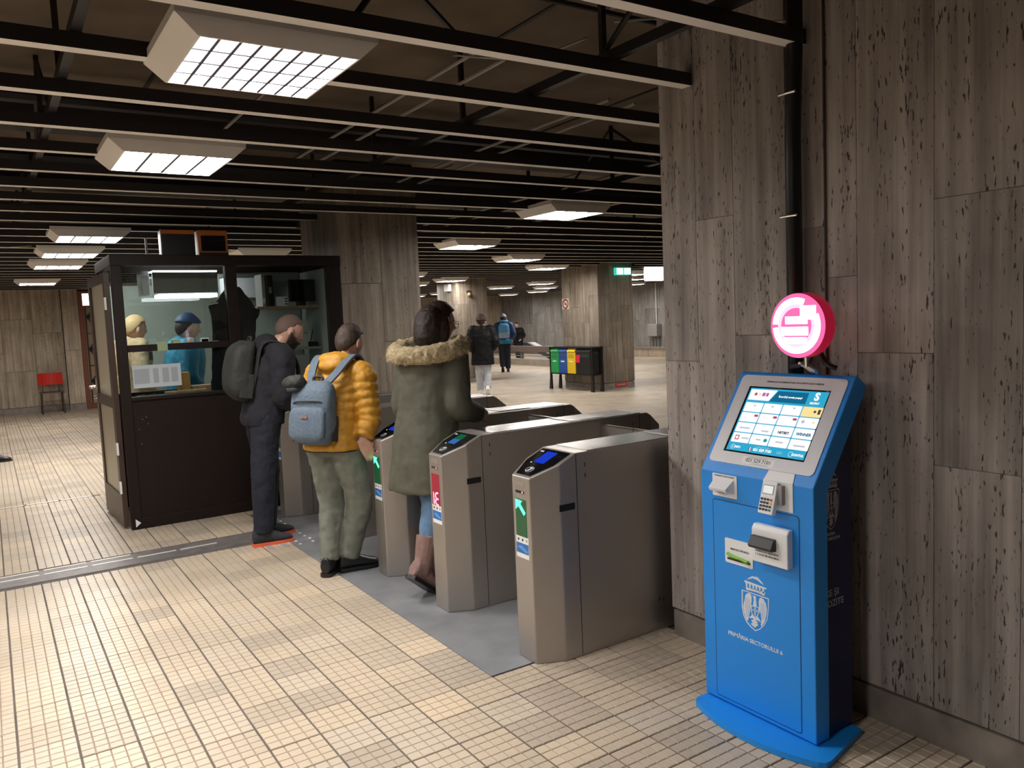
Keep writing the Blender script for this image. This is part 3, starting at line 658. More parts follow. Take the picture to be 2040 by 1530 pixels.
# cash receiver
cu, c0, c1 = (.016, .176), .656, .798
cr_ = MB().prism([(KX-.001, c0), (KX-.001, c1), (KX-.022, c1), (KX-.034, c1-.016), (KX-.034, c0)], 'y', KY-cu[1], KY-cu[0]).build('note_acceptor', 'white', k, org=KO)
b_ = cr_.modifiers.new('b', 'BEVEL'); b_.width = .004; b_.segments = 2
MB().prism([(KX-.034, .714), (KX-.060, .716), (KX-.066, .726), (KX-.050, .756), (KX-.034, .758)], 'y', KY-.127, KY-.024).build('note_slot', 'black', cr_, org=KO)
mt = lambda u, z, h: frame(Vector((KX-h, KY-u, z))-KO, (0, -1, 0), (0, 0, 1))
text('label_text', 'INTRODUCEȚI BANCNOTE', .0085, 'ink', cr_, mt(.085, .700, .0346)); text('label_text', '1, 5, 10, 50, 100, 200 și 500 lei', .0085, 'ink', cr_, mt(.085, .687, .0346))
# receipt slot
rs = fprism(rrect(-.141, -.006, .609, .706, .006, 3), .001, .004).build('receipt_plate', 'white', k, org=KO)
text('label_text', 'RIDICAȚI CHITANȚA', .0095, 'ink', rs, mt(-.068, .667, .0045), .0002)
M['lime'] = plain('lime_plastic', (.20, .52, .03), .3, trans=.0)
MB().tube([(KX-.006, KY+.128, .646), (KX-.012, KY+.10, .640), (KX-.010, KY+.06, .637), (KX-.012, KY+.022, .632)], [.006, .0075, .0055, .0075], n=8, smooth=4).build('receipt_shutter', 'lime', rs, org=KO, smooth=True)
MB().box(KX-.0045, KX-.004, KY+.018, KY+.13, .622, .630).build('receipt_slit', 'ink', rs, org=KO)
# crest and lettering
CREST = {'sh_out': [(-64, 516), (64, 515), (63, 479), (57, 434), (41, 404), (20, 382), (-2, 369), (-24, 378), (-43, 391), (-58, 415), (-65, 447)], 'sh_in': [(-59, 513), (60, 511), (60, 477), (54, 434), (38, 405), (18, 384), (-2, 373), (-21, 382), (-39, 395), (-54, 418), (-60, 448)], 'wingL': [(-50, 482), (-45, 501), (-32, 510), (-20, 510), (-16, 499), (-17, 481), (-20, 465), (-23, 444), (-29, 423), (-35, 404), (-38, 398), (-47, 410), (-55, 429), (-58, 451)], 'wingR': [(17, 491), (21, 504), (30, 509), (40, 505), (51, 490), (55, 471), (51, 445), (43, 419), (28, 396), (25, 401), (28, 423), (25, 442), (19, 458)], 'neck': [(-13, 508), (-6, 505), (-1, 509), (5, 504), (4, 497), (7, 467), (-10, 467), (-6, 494)], 'inner_out': [(-21, 466), (19, 468), (19, 450), (11, 432), (-1, 420), (-12, 425), (-20, 439)], 'inner_in': [(-17, 463), (15, 465), (15, 450), (9, 434), (-1, 425), (-10, 429), (-16, 440)], 'cross_v': [(-5, 462), (2, 462), (1, 430), (-4, 430)], 'cross_h': [(-15, 451), (12, 453), (12, 448), (-14, 447)], 'legs': [(-17, 432), (-9, 424), (-1, 419), (11, 430), (19, 422), (26, 412), (14, 414), (3, 415), (2, 411), (15, 406), (3, 402), (14, 398), (7, 391), (0, 387), (-3, 381), (-8, 385), (-18, 388), (-22, 394), (-11, 398), (-17, 401), (-20, 408), (-8, 412), (-13, 417), (-25, 413), (-31, 415), (-20, 424)], 'crown_base': [(-43, 531), (50, 534), (42, 519), (16, 524), (-15, 523), (-41, 520)], 'crown_top': [(-53, 553), (-45, 557), (55, 552), (52, 547), (43, 545), (-45, 548)], 'bird': [(-39, 563), (-16, 579), (-8, 583), (-1, 580), (2, 586), (5, 581), (12, 585), (30, 572), (43, 561), (30, 564), (14, 571), (5, 573), (-1, 573), (-10, 574), (-26, 566)], 'arch0': [(-44, 548), (-36, 548), (-35, 530), (-42, 531)], 'arch1': [(-28, 548), (-20, 547), (-19, 530), (-26, 530)], 'arch2': [(-12, 547), (-4, 547), (-3, 530), (-10, 530)], 'arch3': [(3, 547), (11, 546), (12, 529), (5, 529)], 'arch4': [(18, 546), (26, 546), (27, 529), (21, 529)], 'arch5': [(34, 546), (42, 545), (43, 528), (36, 528)]}
def crest(parent, mp, mat, back):
    mb = MB()
    def poly(pts, lift=0):
        mb.add([mp(u/1000, z/1000, lift) for u, z in pts], [tuple(range(len(pts)))])
    def rng(a, b):
        n = len(a); mb.add([mp(u/1000, z/1000, 0) for u, z in a+b], [(i, (i+1) % n, n+(i+1) % n, n+i) for i in range(n)])
    rng(CREST['sh_out'], CREST['sh_in']); rng(CREST['inner_out'], CREST['inner_in'])
    for kx_ in CREST:
        if kx_[:2] != 'sh' and kx_[:5] != 'inner': poly(CREST[kx_])
    o = mb.build('crest', mat, parent, org=KO)
    fe = MB()      # feather lines on the wings
    for sgn, cx in ((-1, -37), (1, 37)):
        for q in range(4):
            x = cx+sgn*(-9+q*6.5); top, bot = 492-abs(q-1.5)*4, 422-q*3*sgn*-1
            fe.add([mp((x-.6)/1000, top/1000, .0003), (mp((x+.6)/1000, top/1000, .0003)), mp((x*.88+.6)/1000, bot/1000, .0003), mp((x*.88-.6)/1000, bot/1000, .0003)], [(0, 1, 2, 3)])
    fe.build('feather_lines', back, o, org=KO)
crest(door, lambda u, z, h: (KX-.0016-h, KY-u, z), 'kwhite', 'kblue')
text('lettering', 'PRIMĂRIA SECTORULUI 6', .0215, 'kwhite', door, mt(-.0065, .3225, .0016), .0004, xs=1.07)
side = lambda u, z, h: (2.485+u*.72, KY-kw+.0175-h, z+.42)
crest(cab, side, 'kgrey', 'knavy')
mts = lambda x, z: frame(Vector((x, KY-kw+.0176, z))-KO, (1, 0, 0), (0, 0, 1))
for s_, x_, z_, sz in (('TAXE ȘI', 2.462, .556, .034), ('IMPOZITE', 2.478, .517, .034), ('PRIMĂRIA', 2.47, .775, .016), ('SECTORULUI 6', 2.48, .757, .016)):
    text('lettering', s_, sz, 'kgrey', cab, mts(x_, z_), .0003)
# round illuminated sign on its bracket
sg = thing('illuminated_sign', 'round glowing pink and red sign standing above the blue kiosk', 'sign', (2.55, 1.872, 1.335)); SO = sg.location
SX, SY, SZ, SR = 2.475, 1.872, 1.525, .119
M['sign_red'] = plain('sign_red', (.62, .01, .05), .35, emit=(.9, .01, .08), estr=.22)
M['sign_pink'] = emis('sign_pink', (1, .16, .42), 1.15); M['sign_glow'] = emis('sign_glow', (1, .86, .95), 4.5); M['sign_soft'] = emis('sign_soft', (1, .58, .84), 1.35)
MB().lathe([(0, SX+.062), (SR*.94, SX+.062), (SR*.985, SX+.058), (SR, SX+.05), (SR, SX+.004), (SR*.985, SX)], 'x', (0, SY, SZ), 48, cap=False).build('drum', 'sign_red', sg, org=SO, smooth=True)
MB().lathe([(SR*.985, SX), (SR*.95, SX-.003), (SR*.5, SX-.008), (0.001, SX-.009)], 'x', (0, SY, SZ), 48, cap=False).build('front_lens', 'sign_pink', sg, org=SO, smooth=True)
def arc(r0, r1, a0, a1, nseg, x):
    mb = MB(); n_ = nseg
    V = [(x, SY-r*math.cos(math.radians(a0+(a1-a0)*i/n_)), SZ+r*math.sin(math.radians(a0+(a1-a0)*i/n_))) for r in (r0, r1) for i in range(n_+1)]
    V += [(x-.002, b, c) for a, b, c in V]
    fs = []
    N_ = 2*(n_+1)
    for i in range(n_): fs += [(i, i+1, n_+2+i, n_+1+i), (N_+i, N_+i+1, N_+n_+2+i, N_+n_+1+i), (i, i+1, N_+i+1, N_+i), (n_+1+i, n_+2+i, N_+n_+2+i, N_+n_+1+i)]
    return mb.add(V, fs)
arc(.078, .102, 68, 176, 20, SX-.006).build('glowing_ring', 'sign_glow', sg, org=SO)
arc(.078, .102, 184, 385, 30, SX-.006).build('glowing_ring', 'sign_glow', sg, org=SO)
arc(.0, .079, 0, 360, 32, SX-.0055).build('inner_disc', 'sign_soft', sg, org=SO)
def sbar(u0, u1, z0, z1): return MB().bbox(SX-.0115, SX-.007, SY-u1, SY-u0, SZ+z0, SZ+z1, .002)
for b_ in ((-.045, .05, .006, .034), (-.065, .052, -.036, -.004), (.02, .085, .022, .072), (-.052, .045, -.066, -.042)): sbar(*b_).build('glowing_logo', 'sign_glow', sg, org=SO)
MB().tube([(SX+.03, SY-.012, SZ-SR+.004), (SX+.035, SY-.010, SZ-SR-.03), (2.60, SY+.01, 1.345)], .0075, n=8).build('bracket', 'chrome', sg, org=SO)
MB().tube([(SX+.03, SY+.016, SZ-SR-.02), (2.60, SY+.03, 1.345)], .005, n=8).build('bracket', 'chrome', sg, org=SO)
MB().tube([(2.62, SY+.14, 1.36), (2.60, SY+.08, 1.372), (2.60, SY+.045, 1.39), (2.60, SY+.02, 1.44)], .010, n=8, smooth=5).build('power_cable', 'black', sg, org=SO, smooth=True)
MB().tube([(2.62, SY-.06, 1.36), (2.60, SY-.03, 1.38), (2.60, SY+.0, 1.43)], .010, n=8, smooth=5).build('power_cable', 'black', sg, org=SO, smooth=True)

# ================================================================== TURNSTILES
TS_LAB = ['stainless turnstile nearest the viewer, with a green arrow and a blue display', 'stainless turnstile with a red symbol on its front, second from the stone wall', 'stainless turnstile the person in the yellow jacket is touching', 'stainless turnstile behind the legs of the person in the yellow jacket', 'stainless turnstile farthest from the viewer, beside the ticket booth']
TS_Y = [3.03, 3.87, 4.66, 5.70, 6.72]
M['led_green'] = emis('led_green', (.10, 1.0, .42), 2.6); M['led_green_dim'] = plain('led_panel_green', (.01, .045, .018), .3, emit=(.01, .2, .06), estr=.25)
M['led_red'] = emis('led_red', (1.0, .30, .42), 2.4); M['led_red_dim'] = plain('led_panel_red', (.10, .01, .015), .3, emit=(.6, .01, .04), estr=.45); M['led_dot'] = emis('led_dot', (1, .12, .16), 4)
M['lcd_blue'] = emis('lcd_blue', (.012, .05, .62), .9); M['lcd_green'] = emis('lcd_green', (.01, .16, .07), .75); M['lcd_sky'] = emis('lcd_sky', (.05, .18, .55), .8)
M['led_white'] = emis('led_white', (.75, 1, .85), 2.5); M['leaf'] = glassmat('smoked_leaf', (.35, .36, .37))
def turnstile(idx, y, color):
    t = thing('turnstile', TS_LAB[idx], 'turnstile', (2.8, y, 0), 'row of turnstiles'); g = t.location
    hw, fw, X0, X1, X2, X3 = .132, .070, 2.0, 2.13, 3.48, 3.61
    foot = [(X0, y-fw), (X1, y-hw), (X2, y-hw), (X3, y-fw), (X3, y+fw), (X2, y+hw), (X1, y+hw), (X0, y+fw)]
    def zt(x): return .868+(.965-.868)*min(1, max(0, (x-X0)/.225)) if x < 2.8 else .868+(.965-.868)*min(1, max(0, (X3-x)/.16))
    mb = MB()
    outline = [(X0, fw), (X1, hw), (2.225, hw), (X3-.16, hw), (X2, hw), (X3, fw)]
    low = [(x, y-h, .0) for x, h in outline]+[(x, y+h, .0) for x, h in outline[::-1]]
    top = [(x, y-h, zt(x)) for x, h in outline]+[(x, y+h, zt(x)) for x, h in outline[::-1]]
    n_ = len(low); mb.add(low+top, [(i, (i+1) % n_, n_+(i+1) % n_, n_+i) for i in range(n_)]+[tuple(range(n_))[::-1]])
    mb.add(top, [(0, 1, 10, 11), (1, 2, 9, 10), (2, 3, 8, 9), (3, 4, 7, 8), (4, 5, 6, 7)])
    o = mb.build('housing', 'steel', t, org=g)
    bm_ = bmesh.new(); bm_.from_mesh(o.data); bmesh.ops.remove_doubles(bm_, verts=bm_.verts, dist=1e-5); bmesh.ops.recalc_face_normals(bm_, faces=bm_.faces); bm_.to_mesh(o.data); bm_.free()
    b_ = o.modifiers.new('b', 'BEVEL'); b_.width = .005; b_.segments = 2; b_.limit_method = 'ANGLE'; b_.angle_limit = .3
    MB().box(2.30, 3.40, y-hw+.012, y+hw-.012, .964, .969).build('top_plate', 'steel_top', t, org=g)
    MB().box(2.86, 3.12, y-hw+.03, y+hw-.03, .969, .9725).build('inset_plate', 'steel_top', t, org=g)
    for s in (-1, 1):      # seams and screws on both flanks
        for x in (2.225, 3.385): MB().box(x-.0015, x+.0015, y+s*hw-.0008, y+s*hw+.0008, .01, .96).build('seam', 'black', t, org=g)
        MB().box(2.122, 2.209, y+s*hw-.002, y+s*hw+.0015, .706, .737).build('finger_slot', 'black', t, org=g)
        for x, z in ((2.276, .905), (2.276, .855), (2.75, .15), (2.72, .16), (3.33, .905)): MB().box(x-.002, x+.002, y+s*hw-.001, y+s*hw+.0015, z-.010, z+.010).build('keyhole', 'black', t, org=g)
    # reader panel on the slope
    vd = Vector((.225, 0, .097)).normalized(); nd = Vector((-vd.z, 0, vd.x))
    def S(a, b, h=0): return Vector((X0, y, .868)) + vd*a + Vector((0, -b, 0)) + nd*h
    def spoly(pts, h0, h1):
        n_ = len(pts); return MB().add([S(a, b, h0) for a, b in pts]+[S(a, b, h1) for a, b in pts], [tuple(range(n_))[::-1], tuple(range(n_, 2*n_))]+[(i, (i+1) % n_, n_+(i+1) % n_, n_+i) for i in range(n_)])
    rp = spoly([(.018, -.055), (.018, .055), (.125, .108), (.232, .108), (.232, -.108), (.125, -.108)], 0, .003).build('reader_panel', 'black_gloss', t, org=g)
    if color == 'red':
        spoly([(.12, -.045), (.165, -.045), (.165, .030), (.12, .030)], .003, .0036).build('reader_display', 'lcd_sky', rp, org=g); spoly([(.165, -.045), (.215, -.045), (.215, .030), (.165, .030)], .003, .0036).build('reader_display', 'lcd_green', rp, org=g)
    else: spoly([(.12, -.045), (.215, -.045), (.215, .035), (.12, .035)], .003, .0036).build('reader_display', 'lcd_blue', rp, org=g)
    spoly([(.112, -.058), (.117, -.058), (.117, -.053), (.112, -.053)], .003, .0038).build('status_light', 'led_white', rp, org=g)
    spoly([(.205, -.095), (.213, -.095), (.213, -.070), (.205, -.070)], .003, .0036).build('maker_mark', 'kwhite', rp, org=g)
    mb = MB(); n_ = 20
    for r0, r1 in ((.026, .0235),):
        mb.loft([[S(.062+r*math.cos(6.2832*i/n_)*.8, r*1.05*math.sin(6.2832*i/n_), .0034) for i in range(n_)] for r in (r0, r1)], cap=False)
    for q, (a, b) in enumerate(((.048, -.006), (.056, .000), (.064, .006), (.07, -.004))):
        mb.add([S(a, b-.008, .0034), S(a+.004, b-.008, .0034), S(a+.010, b+.010, .0034), S(a+.004, b+.010, .0034)], [(0, 1, 2, 3)])
    mb.build('contactless_symbol', 'kwhite', rp, org=g)
    # front face
    def fb(y0, y1, z0, z1, d0, d1): return MB().box(X0-d1, X0-d0, y-y1, y-y0, z0, z1)
    fb(-.040, .032, .826, .846, 0, .0012).build('camera_plate', 'steel_top', t, org=g)
    le = fb(-.040, .028, .792, .803, 0, .0015).build('sensor_window', 'black_gloss', t, org=g); fb(.010, .020, .794, .801, .0015, .0022).build('sensor_light', 'led_dot', le, org=g)
    dp = fb(-.046, .040, .588, .763, 0, .0015).build('led_panel', 'led_green_dim' if color == 'green' else 'led_red_dim', t, org=g)
    def fpoly(pts, mat, nm): n_ = len(pts); MB().add([(X0-.0018, y-a, z) for a, z in pts]+[(X0-.0026, y-a, z) for a, z in pts], [tuple(range(n_))[::-1], tuple(range(n_, 2*n_))]+[(i, (i+1) % n_, n_+(i+1) % n_, n_+i) for i in range(n_)]).build(nm, mat, dp, org=g)
    if color == 'green':
        fpoly([(-.043, .760), (.012, .757), (-.004, .742), (.036, .704), (.022, .690), (-.020, .729), (-.043, .712)], 'led_green', 'arrow_symbol')
    else:
        mb = MB()
        for cz in (.642, .609):
            n_ = 12
            for a0, a1 in ((60, 300),):
                V = [(X0-.002, y-(.014+r*1.3*math.cos(math.radians(a0+(a1-a0)*i/n_))), cz+r*math.sin(math.radians(a0+(a1-a0)*i/n_))) for r in (.022, .012) for i in range(n_+1)]
                mb.add(V, [(i, i+1, n_+2+i, n_+1+i) for i in range(n_)])
        mb.add([(X0-.002, y+.034, .66), (X0-.002, y+.026, .66), (X0-.002, y+.018, .592), (X0-.002, y+.034, .592)], [(0, 1, 2, 3)])
        mb.build('stop_symbol', 'led_red', dp, org=g)
    nt_ = fb(-.052, .050, .486, .588, 0, .001).build('sticker', 'paper', t, org=g)
    fb(-.050, .048, .508, .556, .001, .0014).build('sticker_picture', 'blue_print', nt_, org=g)
    MB().add([(X0-.0016, y+.045, .535), (X0-.0016, y-.030, .515), (X0-.0016, y-.044, .522), (X0-.0016, y+.01, .545)], [(0, 1, 2, 3)]).build('sticker_train', plain('print_sky', (.12, .35, .7), .5), nt_, org=g)
    for a in (-.032, .002, .034): fb(a-.006, a+.006, .566, .578, .001, .0014).build('sticker_icon', 'ink' if a < .03 else 'grey_plastic', nt_, org=g)
    return t
for i, y in enumerate(TS_Y): turnstile(i, y, 'red' if i == 1 else 'green')
for i in range(4):     # barrier leaves closing the lanes

    y0, y1 = TS_Y[i]+.134, TS_Y[i+1]-.134; mid = (y0+y1)/2

    for a, b, nm in ((y0, mid-.004, 'from the near turnstile'), (mid+.004, y1, 'from the far turnstile')):
        lf = thing('barrier_leaf', ['steel-edged barrier leaf between the two nearest turnstiles, ', 'steel-edged barrier leaf ahead of the person in the olive parka, ', 'steel-edged barrier leaf in the lane of the person in yellow, ', 'steel-edged barrier leaf in the lane beside the ticket booth, '][i]+nm, 'barrier', (3.08, (a+b)/2, .0), 'turnstile barrier leaves'); g = lf.location
        MB().box(3.074, 3.086, a, b, .26, .925).build('leaf', 'steel', lf, org=g); MB().box(3.072, 3.088, a, b, .922, .932).build('leaf_edge', 'steel_top', lf, org=g)

# ================================================================== TICKET BOOTH
bt = thing('ticket_booth', 'dark brown ticket booth with glass windows and a door on its left side', 'booth', (1.83, 7.6, 0)); BO = bt.location
BX0, BX1, BY0, BY1, BZ = .875, 2.79, 7.10, 8.10, 2.235
def bb(name, x0, x1, y0, y1, z0, z1, mat='brown', par=None, r=.004): return MB().bbox(x0, x1, y0, y1, z0, z1, r).build(name, mat, par or bt, org=BO)
bb('corner_post', BX0, .952, BY0, BY0+.075, 0, 2.15); bb('corner_post', 2.662, BX1, BY0, BY0+.075, 0, 2.15); bb('corner_post', BX0, .95, BY1-.075, BY1, 0, 2.15); bb('corner_post', 2.72, BX1, BY1-.075, BY1, 0, 2.15)
bb('mullion', 1.757, 1.852, BY0, BY0+.07, 1.06, 2.15)
bb('front_panel', .95, 2.664, BY0+.012, BY0+.05, .03, 1.06); bb('kick_rail', .95, 2.664, BY0+.002, BY0+.06, 0, .09); bb('sill', .95, 2.664, BY0-.006, BY0+.12, 1.055, 1.085)
bb('fascia', BX0-.005, BX1+.005, BY0-.012, BY0+.07, 2.148, 2.236); bb('fascia', BX0-.005, BX0+.06, BY0+.07, BY1, 2.148, 2.236); bb('fascia', BX0, BX1, BY1-.07, BY1, 2.148, 2.236); bb('fascia', 2.73, BX1, BY0+.07, BY1-.07, 2.148, 2.236)
bb('roof', BX0+.02, BX1-.02, BY0+.02, BY1-.02, 2.20, 2.225); bb('muntin', .952, 1.757, BY0+.01, BY0+.05, 1.452, 1.508)
bb('side_wall', 2.74, BX1-.01, BY0+.07, BY1-.07, 0, 2.15); bb('rear_panel', .95, 2.72, BY1-.05, BY1-.02, 0, 1.06)
M['booth_inner'] = plain('booth_lining_grey_green', (.33, .36, .33), .6)
bb('rear_lining', 1.92, 2.72, BY1-.052, BY1-.03, 1.06, 2.14, 'booth_inner'); bb('side_lining', 2.715, 2.738, BY0+.08, BY1-.08, .9, 2.14, 'booth_inner')
for x0, x1, z0, z1 in ((.952, 1.757, 1.085, 1.452), (.952, 1.757, 1.508, 2.148), (1.852, 2.662, 1.085, 2.148)):
    MB().box(x0, x1, BY0+.028, BY0+.033, z0, z1).build('window_pane', 'glass', bt, org=BO)
MB().box(.95, 1.92, BY1-.04, BY1-.035, 1.06, 2.148).build('window_pane', 'glass', bt, org=BO)
bb('counter', .955, 2.70, BY0+.13, BY0+.52, .985, 1.02, 'wood')
for x, z in ((1.02, .90), (1.06, .86), (.99, .82), (1.0, .70), (1.05, .915)): MB().lathe([(.004, BY0+.011), (.002, BY0+.009)], 'y', (x, 0, z), 8).build('screw', 'grey_pipe', bt, org=BO)
MB().add([(.905, BY0-.001, .02), (.945, BY0-.001, .052), (.905, BY0-.001, .088)], [(0, 1, 2)]).build('torn_sticker', 'paper', bt, org=BO)
# door on the left flank, standing slightly ajar
dA, dB = Vector((.868, 7.18)), Vector((.838, 8.06)); dd = (dB-dA).normalized(); dn = Vector((-dd.y, dd.x))
dr_ = None
def dbox(a0, a1, z0, z1, t0, t1):
    q = [dA+dd*a0+dn*t0, dA+dd*a1+dn*t0, dA+dd*a1+dn*t1, dA+dd*a0+dn*t1]
    return MB().add([(p.x, p.y, z0) for p in q]+[(p.x, p.y, z1) for p in q], [(3, 2, 1, 0), (4, 5, 6, 7), (0, 1, 5, 4), (1, 2, 6, 5), (2, 3, 7, 6), (3, 0, 4, 7)])
W = (dB-dA).length
mb = MB()
for a0, a1, z0, z1 in ((0, .09, .02, 2.1), (W-.09, W, .02, 2.1), (.09, W-.09, .02, .28), (.09, W-.09, 1.0, 1.09), (.09, W-.09, 2.02, 2.1)):
    b_ = dbox(a0, a1, z0, z1, 0, .04); mb.add(b_.v, b_.f)
door_b = mb.build('booth_door', 'brown_edge', bt, org=BO)
dbox(.09, W-.09, .28, 1.0, .012, .028).build('door_panel', 'cream_door', door_b, org=BO)
dbox(.09, W-.09, 1.09, 2.02, .016, .022).build('door_glass', plain('glass_cream_reflection', (.55, .5, .38), .35), door_b, org=BO)  # opaque pane; its cream colour stands in for the reflection on the glass
def dp_(a, z, t): p = dA+dd*a+dn*t; return (p.x, p.y, z)
dbox(W-.075, W-.03, .96, 1.22, .04, .048).build('lock_plate', 'chrome', door_b, org=BO)
MB().tube([dp_(W-.05, 1.145, .045), dp_(W-.05, 1.145, .095), dp_(W-.09, 1.145, .1), dp_(W-.18, 1.14, .095)], .011, n=8, smooth=4).build('door_handle', 'chrome', door_b, org=BO, smooth=True)
MB().tube([dp_(W-.05, 1.05, .045), dp_(W-.05, 1.05, .075)], .012, n=10).build('lock_cylinder', 'chrome', door_b, org=BO)
for z in (.62, .3, 1.8): dbox(-.02, .015, z, z+.10, .036, .05).build('hinge', 'white', door_b, org=BO)
# light box hanging in the booth
lb = thing('booth_light', 'grey light box glowing under the ticket booth roof', 'light', (1.53, 7.62, 1.9)); g = lb.location
MB().bbox(1.255, 1.80, 7.55, 7.60, 1.94, 2.125, .004).build('housing', 'grey_pipe', lb, org=g)
M['booth_tube'] = emis('booth_tube', (.93, .97, 1), 13.0)
MB().bbox(1.30, 1.80, 7.60, 7.80, 1.905, 1.935, .004).build('diffuser', 'booth_tube', lb, org=g); MB().bbox(1.26, 1.80, 7.56, 7.74, 2.128, 2.14, .003).build('diffuser', 'booth_tube', lb, org=g)
wb = MB().bbox(1.175, 1.235, 7.60, 7.86, 1.93, 2.14, .004).build('white_cabinet_end', 'white', loc=(1.2, 7.73, 1.93)); tag(wb, 'white box edge left of the grey light box in the booth', 'box')
pt_ = thing('partition', 'grey-green partition wall standing behind the ticket booth', 'partition', (1.95, 9.95, 0)); MB().bbox(1.12, 2.78, 9.9, 10.0, 0, 2.14, .005).build('panel', 'booth_inner', pt_, org=pt_.location); MB().bbox(1.10, 2.79, 9.89, 10.01, 2.14, 2.17, .004).build('cap_rail', 'brown_edge', pt_, org=pt_.location)
wc_ = thing('wall_cabinet', 'white wall cabinet behind the right window of the booth', 'cabinet', (2.1, 7.95, 1.9)); g = wc_.location
MB().bbox(1.93, 2.26, 7.88, 8.04, 1.90, 2.09, .004).build('carcass', 'white', wc_, org=g); MB().box(1.94, 2.25, 7.876, 7.88, 1.91, 2.08).build('cabinet_door', plain('cabinet_pale', (.75, .77, .78), .4), wc_, org=g)  # door leaf in a plain white, slightly darker than the carcass
# shelves and equipment on the right
for z, x0, lab in ((1.775, 2.12, 'wooden shelf carrying equipment in the ticket booth'), (1.38, 2.36, 'lower dark shelf in the ticket booth beside the post')):
    s = MB().bbox(x0, 2.712, 7.5, 7.86, z, z+.025, .003).build('shelf', 'wood' if z > 1.5 else 'grey_plastic', loc=(2.4, 7.7, z)); tag(s, lab, 'shelf')
pw = thing('power_adapter', 'pale power adapter with dark sockets on the booth shelf', 'adapter', (2.37, 7.6, 1.80)); g = pw.location
MB().bbox(2.32, 2.43, 7.55, 7.63, 1.80, 1.89, .006).build('casing', 'white', pw, org=g)
for z in (1.82, 1.845, 1.87): MB().box(2.40, 2.425, 7.547, 7.551, z-.006, z+.006).build('socket', 'black', pw, org=g)
bk = thing('file_binder', 'thin file binder standing on the booth shelf', 'binder', (2.2, 7.6, 1.80)); g = bk.location
MB().bbox(2.185, 2.215, 7.53, 7.75, 1.80, 2.10, .003).build('cover', 'grey_pipe', bk, org=g); MB().box(2.19, 2.21, 7.527, 7.53, 1.83, 1.88).build('spine_label', 'paper', bk, org=g)
bk2 = thing('file_binder', 'black file binder standing on the booth shelf', 'binder', (2.26, 7.6, 1.80)); g = bk2.location
MB().bbox(2.235, 2.29, 7.53, 7.78, 1.80, 2.09, .003).build('cover', 'black', bk2, org=g); MB().box(2.25, 2.275, 7.527, 7.53, 1.92, 1.98).build('spine_label', 'grey_pipe', bk2, org=g)
mo = thing('monitor', 'black monitor standing on the shelf by the right booth post', 'monitor', (2.57, 7.62, 1.80)); g = mo.location
MB().bbox(2.45, 2.70, 7.55, 7.585, 1.84, 2.05, .005).build('casing', 'black', mo, org=g); MB().box(2.46, 2.69, 7.547, 7.55, 1.85, 2.04).build('screen', 'black_gloss', mo, org=g); MB().bbox(2.54, 2.61, 7.56, 7.66, 1.80, 1.84, .004).build('stand', 'black', mo, org=g)
cbx = thing('cardboard_box', 'pale box standing on the lower booth shelf', 'box', (2.5, 7.6, 1.405)); g = cbx.location
MB().bbox(2.40, 2.60, 7.54, 7.74, 1.405, 1.66, .005).build('carton', plain('pale_card', (.5, .48, .42), .7), cbx, org=g); MB().box(2.40, 2.60, 7.5385, 7.5395, 1.53, 1.545).build('tape', 'grey_pipe', cbx, org=g)
rt = thing('router', 'small black router with an aerial beside the pale box', 'router', (2.66, 7.6, 1.405)); g = rt.location
MB().bbox(2.625, 2.70, 7.55, 7.65, 1.405, 1.45, .004).build('casing', 'black', rt, org=g); MB().tube([(2.64, 7.6, 1.45), (2.675, 7.6, 1.56)], .005, n=6).build('aerial', 'black', rt, org=g)
nb = MB().bbox(2.36, 2.58, 7.52, 7.56, 1.08, 1.33, .004).build('notice_board', plain('board_grey', (.38, .37, .35), .6), loc=(2.47, 7.54, 1.08)); tag(nb, 'grey board leaning on the booth counter behind the bearded man', 'board')
# things along the sill and muntin
pn = thing('notice_sheet', 'pale timetable sheet taped inside the left booth window', 'notice', (1.15, 7.12, 1.24)); g = pn.location
MB().box(.975, 1.345, 7.118, 7.121, 1.155, 1.34).build('sheet', plain('bluish_paper', (.52, .58, .64), .7), pn, org=g)
for i, (a, b) in enumerate(((.985, 1.10), (1.13, 1.17), (1.20, 1.25), (1.27, 1.32))): MB().box(a, b, 7.1165, 7.118, 1.19, 1.31).build('print_block', plain('print_grey_%d' % i, (.36, .40, .44), .7), pn, org=g)
def packet(name, lab, cat, x0, x1, y0, y1, z0, z1, mat, front=None):
    o = thing(name, lab, cat, ((x0+x1)/2, (y0+y1)/2, z0)); g = o.location
    MB().bbox(x0, x1, y0, y1, z0, z1, .003).build('case', mat, o, org=g)
    if front: MB().box(x0+.008, x1-.008, y0-.0012, y0, z0+.01, z1-.01).build('front_print', front, o, org=g)
bb('ledge', .955, 1.757, BY0+.05, BY0+.10, 1.452, 1.462)
packet('sticky_note', 'green note stuck on the bar of the left booth window', 'note', 1.175, 1.255, 7.100, 7.108, 1.45, 1.525, plain('note_green', (.34, .44, .25), .7))
packet('card_box', 'yellow and white card packet on the bar of the booth window', 'packet', 1.30, 1.365, 7.155, 7.185, 1.463, 1.535, plain('pack_yellow', (.6, .45, .08), .5), 'paper')
packet('card_box', 'white card packet with a pink print on the bar of the booth window', 'packet', 1.41, 1.475, 7.155, 7.185, 1.463, 1.545, 'paper', plain('pale_pink', (.75, .6, .62), .6))
packet('card_reader', 'dark card reader on the bar of the booth window', 'card reader', 1.53, 1.60, 7.155, 7.19, 1.463, 1.54, 'white', 'black_gloss')
packet('small_box', 'small white box at the right end of the booth window bar', 'box', 1.635, 1.68, 7.155, 7.18, 1.463, 1.51, 'paper')
packet('parcel', 'orange brown carton on the booth counter', 'carton', 1.36, 1.45, 7.3, 7.4, 1.02, 1.25, plain('carton_orange', (.45, .22, .05), .6))
